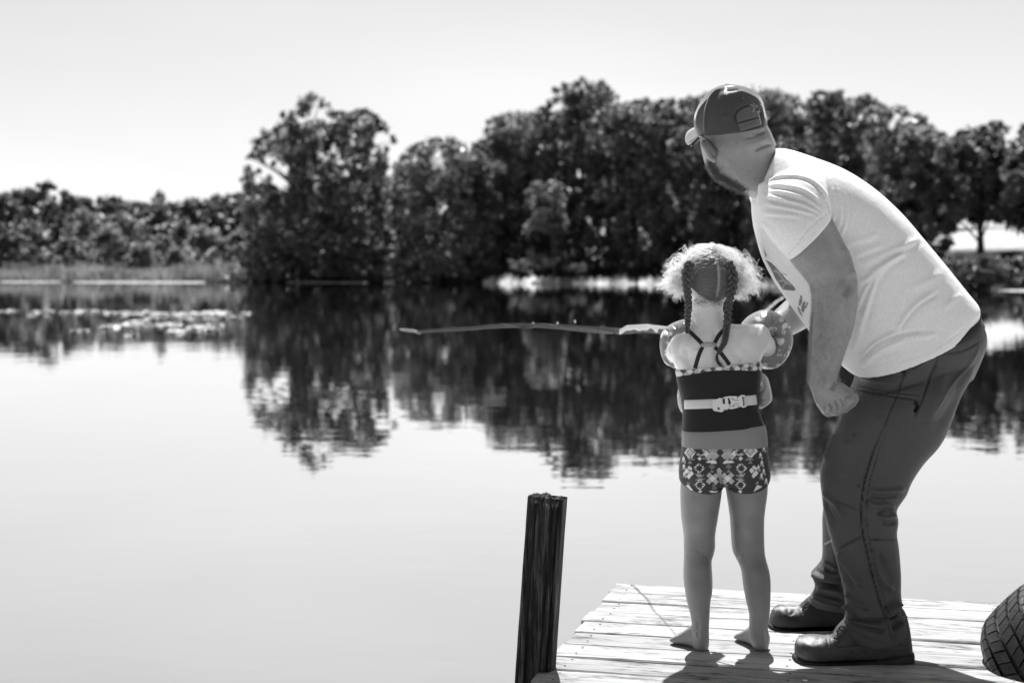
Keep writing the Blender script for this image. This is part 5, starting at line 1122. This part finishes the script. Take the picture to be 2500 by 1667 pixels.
FL = [(2078, 985, 2290, 920, 4.48, .085), (2045, 1100, 2180, 1080, 4.52, .08), (2022, 1190, 2135, 1190, 4.57, .078), (2010, 1252, 2120, 1252, 4.59, .075), (2009, 1310, 2120, 1310, 4.60, .072), (2008, 1362, 2115, 1362, 4.61, .070), (1994, 1384, 2112, 1388, 4.61, .07), (1981, 1400, 2112, 1408, 4.62, .07), (1990, 1425, 2105, 1428, 4.62, .066), (1988, 1440, 2105, 1446, 4.62, .066), (1976, 1458, 2104, 1462, 4.62, .066)]
loft(bm, [S(*r[:4], r[4], r[5], 2.15) for r in FL]+[SS(1966, 1466, 2104, 1480, 4.62, .066, 2.15, (0, 12))], 40, 4)
tr = remesh(bm, .0036, 4)
Fd = []
seam = [c6(770, 0), c6(725, 110), c6(690, 220), c6(662, 320), c6(648, 420), c6(642, 520), c6(652, 640), (1850+680/2.542, 1050+760/2.542), c6(704, 870), c6(730, 970), c6(765, 1090), c6(800, 1180), c6(830, 1290)]
Fd += [(seam, 1.5, -.0035), ([(x+5, y) for x, y in seam], 2.5, .002), ([(x+12, y) for x, y in seam], 1.2, -.0015)]
Fd += [([c5(770, 1568), c5(800, 1470), c5(840, 1380), c5(880, 1270), c5(915, 1180)], 1.4, -.003), ([c6(420, 405), c6(520, 450), c6(640, 492)], 1.3, -.002), ([c6(510, 730), c6(580, 690), c6(655, 655)], 1.5, -.003), ([c6(690, 672), c6(770, 678), c6(860, 675)], 1.5, -.003),
       ([c5(632, 1330), c5(760, 1352), c5(980, 1386)], 1.6, -.0035), ([c5(640, 1305), c5(760, 1330), c5(975, 1360)], 1.6, -.002), ([c5(1060, 1150), c5(1055, 1200), c5(1015, 1290), c5(985, 1380), c5(955, 1450), c5(940, 1495)], 1.8, -.004), ([c5(1072, 1150), c5(1068, 1200), c5(1028, 1290)], 2, .002), ([c5(940, 1385), c5(958, 1410), c5(945, 1450)], 4, -.010),
       ([c5(940, 1495), c5(1020, 1505), c5(1100, 1500)], 1.2, -.0015), ([c5(1060, 1143), c5(1150, 1135), c5(1230, 1110), c5(1297, 1065)], 1.6, -.003), ([c5(650, 1215), c5(760, 1250), c5(890, 1250), c5(905, 1180)], 1.5, -.003), ([c5(810, 1200), c5(850, 1230), c5(890, 1245)], 4, -.004), ([c5(1278, 925), c5(1290, 960), c5(1295, 985)], 2, -.004),
       ([c5(700, 1210), c5(820, 1240), c5(940, 1225), c5(1030, 1170)], 5, .003), ([c5(640, 1260), c5(730, 1285), c5(850, 1300)], 6, .002),
       # knee hollow
       ([c6(690, 395), c6(760, 410), c6(880, 400)], 5, -.004), ([c6(690, 450), c6(740, 470), c6(790, 462), c6(850, 487)], 6, .005), ([c6(740, 525), c6(770, 498), c6(810, 490), c6(840, 505)], 4, -.0035), ([c6(750, 535), c6(800, 545), c6(860, 520)], 6, .004), ([c6(700, 500), c6(690, 430)], 5, .004), ([c6(770, 570), c6(830, 575), c6(865, 565)], 5, -.004), ([c6(690, 380), c6(800, 385), c6(920, 360)], 7, .004),
       ([c6(400, 385), c6(470, 440), c6(520, 520), c6(545, 560)], 6, .004), ([c6(405, 420), c6(440, 500), c6(480, 600)], 6, -.003), ([c6(500, 750), c6(560, 840), c6(620, 930), c6(660, 970)], 7, .007), ([c6(480, 760), c6(530, 880), c6(600, 980)], 6, -.004), ([c6(710, 720), c6(740, 830), c6(780, 940), c6(850, 1000)], 7, .006), ([c6(740, 740), c6(790, 860), c6(850, 950)], 8, -.003),
       ([c6(545, 1000), c6(580, 1040), c6(640, 1080), c6(700, 1110)], 5, .005), ([c6(545, 1080), c6(580, 1120), c6(615, 1145)], 4, .007), ([c6(555, 1110), c6(590, 1140), c6(610, 1165)], 4, -.006), ([c6(550, 1160), c6(640, 1178), c6(740, 1182), c6(810, 1170)], 3.5, -.008), ([c6(560, 1190), c6(660, 1220), c6(760, 1250), c6(800, 1250)], 4, -.005), ([c6(550, 1175), c6(660, 1200), c6(800, 1225)], 5, .005),
       ([c6(800, 1165), c6(830, 1120), c6(880, 1060)], 5, .008), ([c6(815, 1170), c6(850, 1140), c6(890, 1110)], 4, -.007), ([c6(860, 1060), c6(800, 1100), c6(795, 1150)], 4, -.004), ([c6(830, 1175), c6(870, 1165), c6(915, 1165)], 4, .006), ([c6(840, 1280), c6(870, 1230), c6(910, 1190)], 4, .006), ([c6(835, 1230), c6(870, 1205), c6(905, 1175)], 4, -.006), ([c6(530, 1190), c6(620, 1260), c6(700, 1300), c6(790, 1330)], 2, -.002),
       # far leg
       ([c6(335, 905), c6(380, 945), c6(450, 960), c6(530, 970)], 5, -.009), ([c6(340, 885), c6(400, 915), c6(520, 935)], 6, .008), ([c6(370, 985), c6(440, 985), c6(520, 1010)], 4, .006), ([c6(345, 1005), c6(400, 1020), c6(540, 1060)], 4, -.006), ([c6(330, 1035), c6(400, 1070), c6(540, 1110)], 4, .004), ([c6(410, 815), c6(450, 840), c6(500, 870)], 4, .005), ([c6(410, 850), c6(450, 880), c6(510, 890)], 4, -.006),
       ([c6(480, 20), c6(440, 100), c6(410, 190)], 5, .004), ([c6(560, 40), c6(540, 200), c6(520, 300)], 14, .003), ([c5(1100, 1200), c5(1080, 1350), c5(1000, 1500)], 14, .004), ([c5(1200, 1250), c5(1150, 1400), c5(1060, 1540)], 12, -.003), ([c5(1290, 1100), c5(1230, 1200), c5(1120, 1330), c5(1040, 1450)], 4, .002)]
crease(tr, Fd, 2.5)
def trf(co_, px, py, f, c):
    for cx, cy, r, a in [(2085, 1062, 4, .6), (2096, 1185, 4, .7), (2112, 1267, 4, .5), (2125, 1400, 18, .15), (2160, 1360, 18, .12), (2040, 1240, 20, .12)]: c = c*(1-a*np.exp(-((px-cx)**2+(py-cy)**2)/r**2))
    d, t = seg_dist(px, py, [c6(490, 15), c6(455, 75), c6(425, 150)]); c = np.where(f, c, c); return c
paint(tr, .075, [('line', seam, .9, .03), ('line', [(x+12, y) for x, y in seam], .6, .035), ('poly', [c5(*p) for p in [(812, 1200), (905, 1180), (890, 1250)]], .02), ('line', [c6(415, 706), c6(455, 684)], 1.4, .45), ('soft', [c5(945, 1390), c5(960, 1420), c5(948, 1440)], 2.5, .012), ('soft', [c6(510, 730), c6(655, 655)], .8, .03), ('soft', [c6(690, 676), c6(860, 679)], .8, .03), ('soft', [c5(632, 1332), c5(980, 1388)], .8, .03)], trf)
M['trouser'] = pm('work_trousers', .06, .7, .3, attr=True, var=[(7, .92, 1.1)], bump=[(900, .0004), (9, .010, (1, 1, .6)), (40, .0012)]); link('trousers', tr, M['trouser'], man)
bm = bmesh.new(); loft(bm, [SS(2098, 893, 2384, 770, MD, .176, 2.4, (0, 4)), SS(2097, 903, 2394, 792, MD, .180, 2.4, (0, 6))], 48, 2); link('belt', bm_mesh(bm), M['strap'], man)

# ---- boots
M['leather'] = pm('boot_leather', .05, .55, .4, attr=True, var=[(40, .75, 1.3)], bump=[(160, .0012), (30, .003)]); M['sole'] = pm('boot_sole', .03, .8, .3, var=(50, .6, 1.5), bump=[(150, .001)]); M['lace'] = pm('lace', .05, .8)
def vs(x, y0, y1, d, t, e=2.4): return S(x, y0, x, y1, d, t, e)
def boot(name_l, secs, sole, d, lift, toe):
    bm = bmesh.new(); loft(bm, [vs(x, a_, b_, d+o_, t, 2.5) for x, a_, b_, t, o_ in secs], 32, 4); up_ = remesh(bm, .0028, 5)
    co = get_co(up_); co[:, 2] = np.maximum(co[:, 2], .010); set_co(up_, co)
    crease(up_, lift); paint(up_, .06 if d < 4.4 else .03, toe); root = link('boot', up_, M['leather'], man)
    bm = bmesh.new(); loft(bm, [vs(x, a_, b_, d+o_, t, 4.5) for x, a_, b_, t, o_ in sole], 32, 4); so_ = remesh(bm, .0028, 2)
    co = get_co(so_); co[:, 2] = np.clip(co[:, 2], .0012, None); set_co(so_, co); crease(so_, [([(1940, 1600), (2000, 1614), (2060, 1618), (2125, 1610), (2228, 1594)], 1.5, -.003), ([(1938, 1606), (2000, 1621), (2060, 1626), (2110, 1622)], 1.2, -.002), ([(2133, 1604), (2136, 1622), (2132, 1636)], 2, -.004)])
    link('sole', so_, M['sole'], root); return root
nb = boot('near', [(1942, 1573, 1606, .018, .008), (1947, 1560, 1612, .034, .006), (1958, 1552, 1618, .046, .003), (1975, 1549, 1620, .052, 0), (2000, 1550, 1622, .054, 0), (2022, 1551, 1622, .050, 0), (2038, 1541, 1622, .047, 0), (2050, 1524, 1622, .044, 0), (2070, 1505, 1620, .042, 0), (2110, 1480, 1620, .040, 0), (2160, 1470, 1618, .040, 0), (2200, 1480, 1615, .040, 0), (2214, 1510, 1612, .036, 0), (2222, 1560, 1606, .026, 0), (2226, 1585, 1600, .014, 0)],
          [(1936, 1597, 1615, .018, .01), (1943, 1597, 1622, .038, .005), (1958, 1601, 1626, .050, .003), (1990, 1606, 1630, .058, 0), (2060, 1610, 1636, .054, 0), (2110, 1607, 1636, .046, 0), (2130, 1603, 1640, .046, 0), (2180, 1594, 1640, .048, 0), (2215, 1588, 1640, .044, 0), (2228, 1587, 1632, .026, 0)], 4.245,
          [([c6(430, 1285), c6(440, 1320), c6(438, 1352)], 3, -.003), ([c6(470, 1290), c6(480, 1330), c6(500, 1345), c6(600, 1340), c6(720, 1325)], 1.4, -.002), ([c6(520, 1345), c6(530, 1370), c6(600, 1385), c6(700, 1390)], 1.2, -.0015), ([c6(300, 1290), c6(345, 1320), c6(400, 1300)], 8, -.003), ([c6(760, 1350), c6(770, 1380), c6(760, 1400)], 1.4, -.002), ([c6(840, 1330), c6(900, 1345), c6(935, 1330)], 1.5, -.002), ([c6(820, 1360), c6(900, 1358), c6(940, 1340)], 1.5, .002)],
          [('line', [c6(470, 1290), c6(480, 1330), c6(500, 1345), c6(720, 1325)], .8, .02), ('soft', [c6(260, 1305), c6(330, 1310), c6(400, 1320)], 7, .65), ('soft', [c6(240, 1390), c6(300, 1410), c6(360, 1425)], 3, .10), ('soft', [c6(290, 1380), c6(340, 1400)], 4, .09)])  # broad pale toe patch is sunlight painted onto the leather
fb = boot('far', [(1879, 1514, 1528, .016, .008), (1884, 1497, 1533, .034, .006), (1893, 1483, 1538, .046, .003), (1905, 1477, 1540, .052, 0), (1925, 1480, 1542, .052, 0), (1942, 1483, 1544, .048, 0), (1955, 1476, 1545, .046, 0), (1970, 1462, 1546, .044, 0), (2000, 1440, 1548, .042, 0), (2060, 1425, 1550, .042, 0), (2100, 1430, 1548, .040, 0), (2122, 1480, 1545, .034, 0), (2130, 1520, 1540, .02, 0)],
          [(1874, 1518, 1534, .018, .01), (1880, 1519, 1540, .038, .005), (1893, 1524, 1545, .05, .003), (1925, 1528, 1550, .056, 0), (1990, 1532, 1556, .052, 0), (2050, 1530, 1556, .046, 0), (2110, 1522, 1556, .046, 0), (2136, 1518, 1550, .03, 0)], 4.64,
          [([c6(270, 1090), c6(280, 1130), c6(275, 1145)], 3, -.003), ([c6(180, 1100), c6(200, 1140), c6(230, 1120)], 4, -.003), ([c6(290, 1130), c6(400, 1135), c6(530, 1140)], 1.4, -.002)], [('soft', [c6(110, 1105), c6(180, 1100), c6(250, 1095)], 4, .35)])  # pale streak on the toe is a painted sun highlight
for root, pts in ((nb, [[c6(455, 1252), c6(480, 1245), c6(500, 1262), c6(490, 1280)], [c6(500, 1225), c6(520, 1240), c6(545, 1258)], [c6(470, 1285), c6(490, 1292), c6(515, 1275)], [c6(510, 1215), c6(535, 1222), c6(548, 1245)], [c6(440, 1262), c6(470, 1250), c6(505, 1240)]]), (fb, [[c6(275, 1120), c6(290, 1090), c6(300, 1070)], [c6(285, 1085), c6(305, 1075), c6(312, 1090)], [c6(280, 1105), c6(300, 1100), c6(318, 1080)]])):
    bm = bmesh.new(); dd_ = 4.20 if root is nb else 4.59
    for q in pts: chain(bm, [P(x, y, dd_-.004*k) for k, (x, y) in enumerate(q)], [.0026]*len(q), 7, 3)
    lc = remesh(bm, .0014, 1); link('lace', lc, M['lace'], root)
bm = bmesh.new(); [box_pts(bm, P(*c6(482, 1255), 4.193), Vector((.005, 0, .002)), Vector((0, .001, 0)), Vector((-.001, 0, .006)), .001)]; link('lace_tag', bm_mesh(bm), M['plastic'], nb, False)

# ================================================================ POLE over the water
poler = empty('fishing_pole', P(1620, 812, 4.75), 'long curved tapering pole held out low over the water to the left of the child', 'pole')
M['pole'] = pm('pole_grey', .04, .6, .3, var=(30, .7, 1.3)); M['sleeve'] = pm('pale_sleeve', .62, .7, .3, bump=[(60, .003)])
pts = [(1820, 840, 4.63), (1700, 822, 4.80), (1650, 813, 5.0), (1600, 808, 5.35), (1570, 806, 5.6), (1508, 808, 6.0), (1426, 803, 6.3), (1324, 795, 6.6), (1222, 795.5, 6.9), (1154, 801, 7.1), (1086, 805, 7.3), (1020, 810, 7.5)]
PD = lambda x: float(np.interp(-x, [-p[0] for p in pts], [p[2] for p in pts]))
secs = []
for (x, y, d_), hp_ in zip(pts, [6, 6, 6, 6, 6, 7.5, 7, 5, 4.8, 4.2, 3.6, 2.8]): secs.append(S(x, y-hp_, x+.5, y+hp_, d_, .0045))
bm = bmesh.new(); loft(bm, secs, 14, 5); link('shaft', bm_mesh(bm), M['pole'], poler)
bm = bmesh.new(); chain(bm, [P(x, y, PD(x)-.006) for x, y in [(1500, 814), (1430, 802), (1380, 800), (1324, 790), (1290, 800), (1222, 790)]], [.002]*6, 8, 6)
link('wrap', bm_mesh(bm), M['pole'], poler)
bm = bmesh.new(); chain(bm, [P(*p) for p in [(1026, 814, 7.5), (1010, 808, 7.52), (985, 805, 7.55), (976, 803, 7.6)]], [.004, .006, .0055, .002], 10, 4); M['pole_tip'] = pm('pole_tip', .25, .6); link('tip', bm_mesh(bm), M['pole_tip'], poler)
for x, y, d_ in ((1302, 789, PD(1302)), (1361, 788, PD(1361)), (1404, 784, PD(1404))):
    bm = bmesh.new(); ball(bm, P(x, y, d_), .0045, .0045, .004, seg=10); chain(bm, [P(x, y, d_), P(x, y+6, d_)], [.0015, .0015], 6, 1); link('line_guide', bm_mesh(bm), M['sleeve'], poler)
bm = bmesh.new(); secs = []
for k in range(25):
    t = k/24; x = 1512+t*150; yt = np.interp(x, [1512, 1530, 1580, 1620, 1662], [805, 794, 791, 796, 800]); th = 12+4*math.sin(k*1.9)*t+ (5*t)*math.sin(k*.9); yb = yt+th*(1+.35*t); d_ = PD(x); secs.append(S(x, yt, x+.3, yb, d_-.004, .007+.003*math.sin(k*2.3)))
loft(bm, secs, 18, 2); link('sleeve', bm_mesh(bm), M['sleeve'], poler)
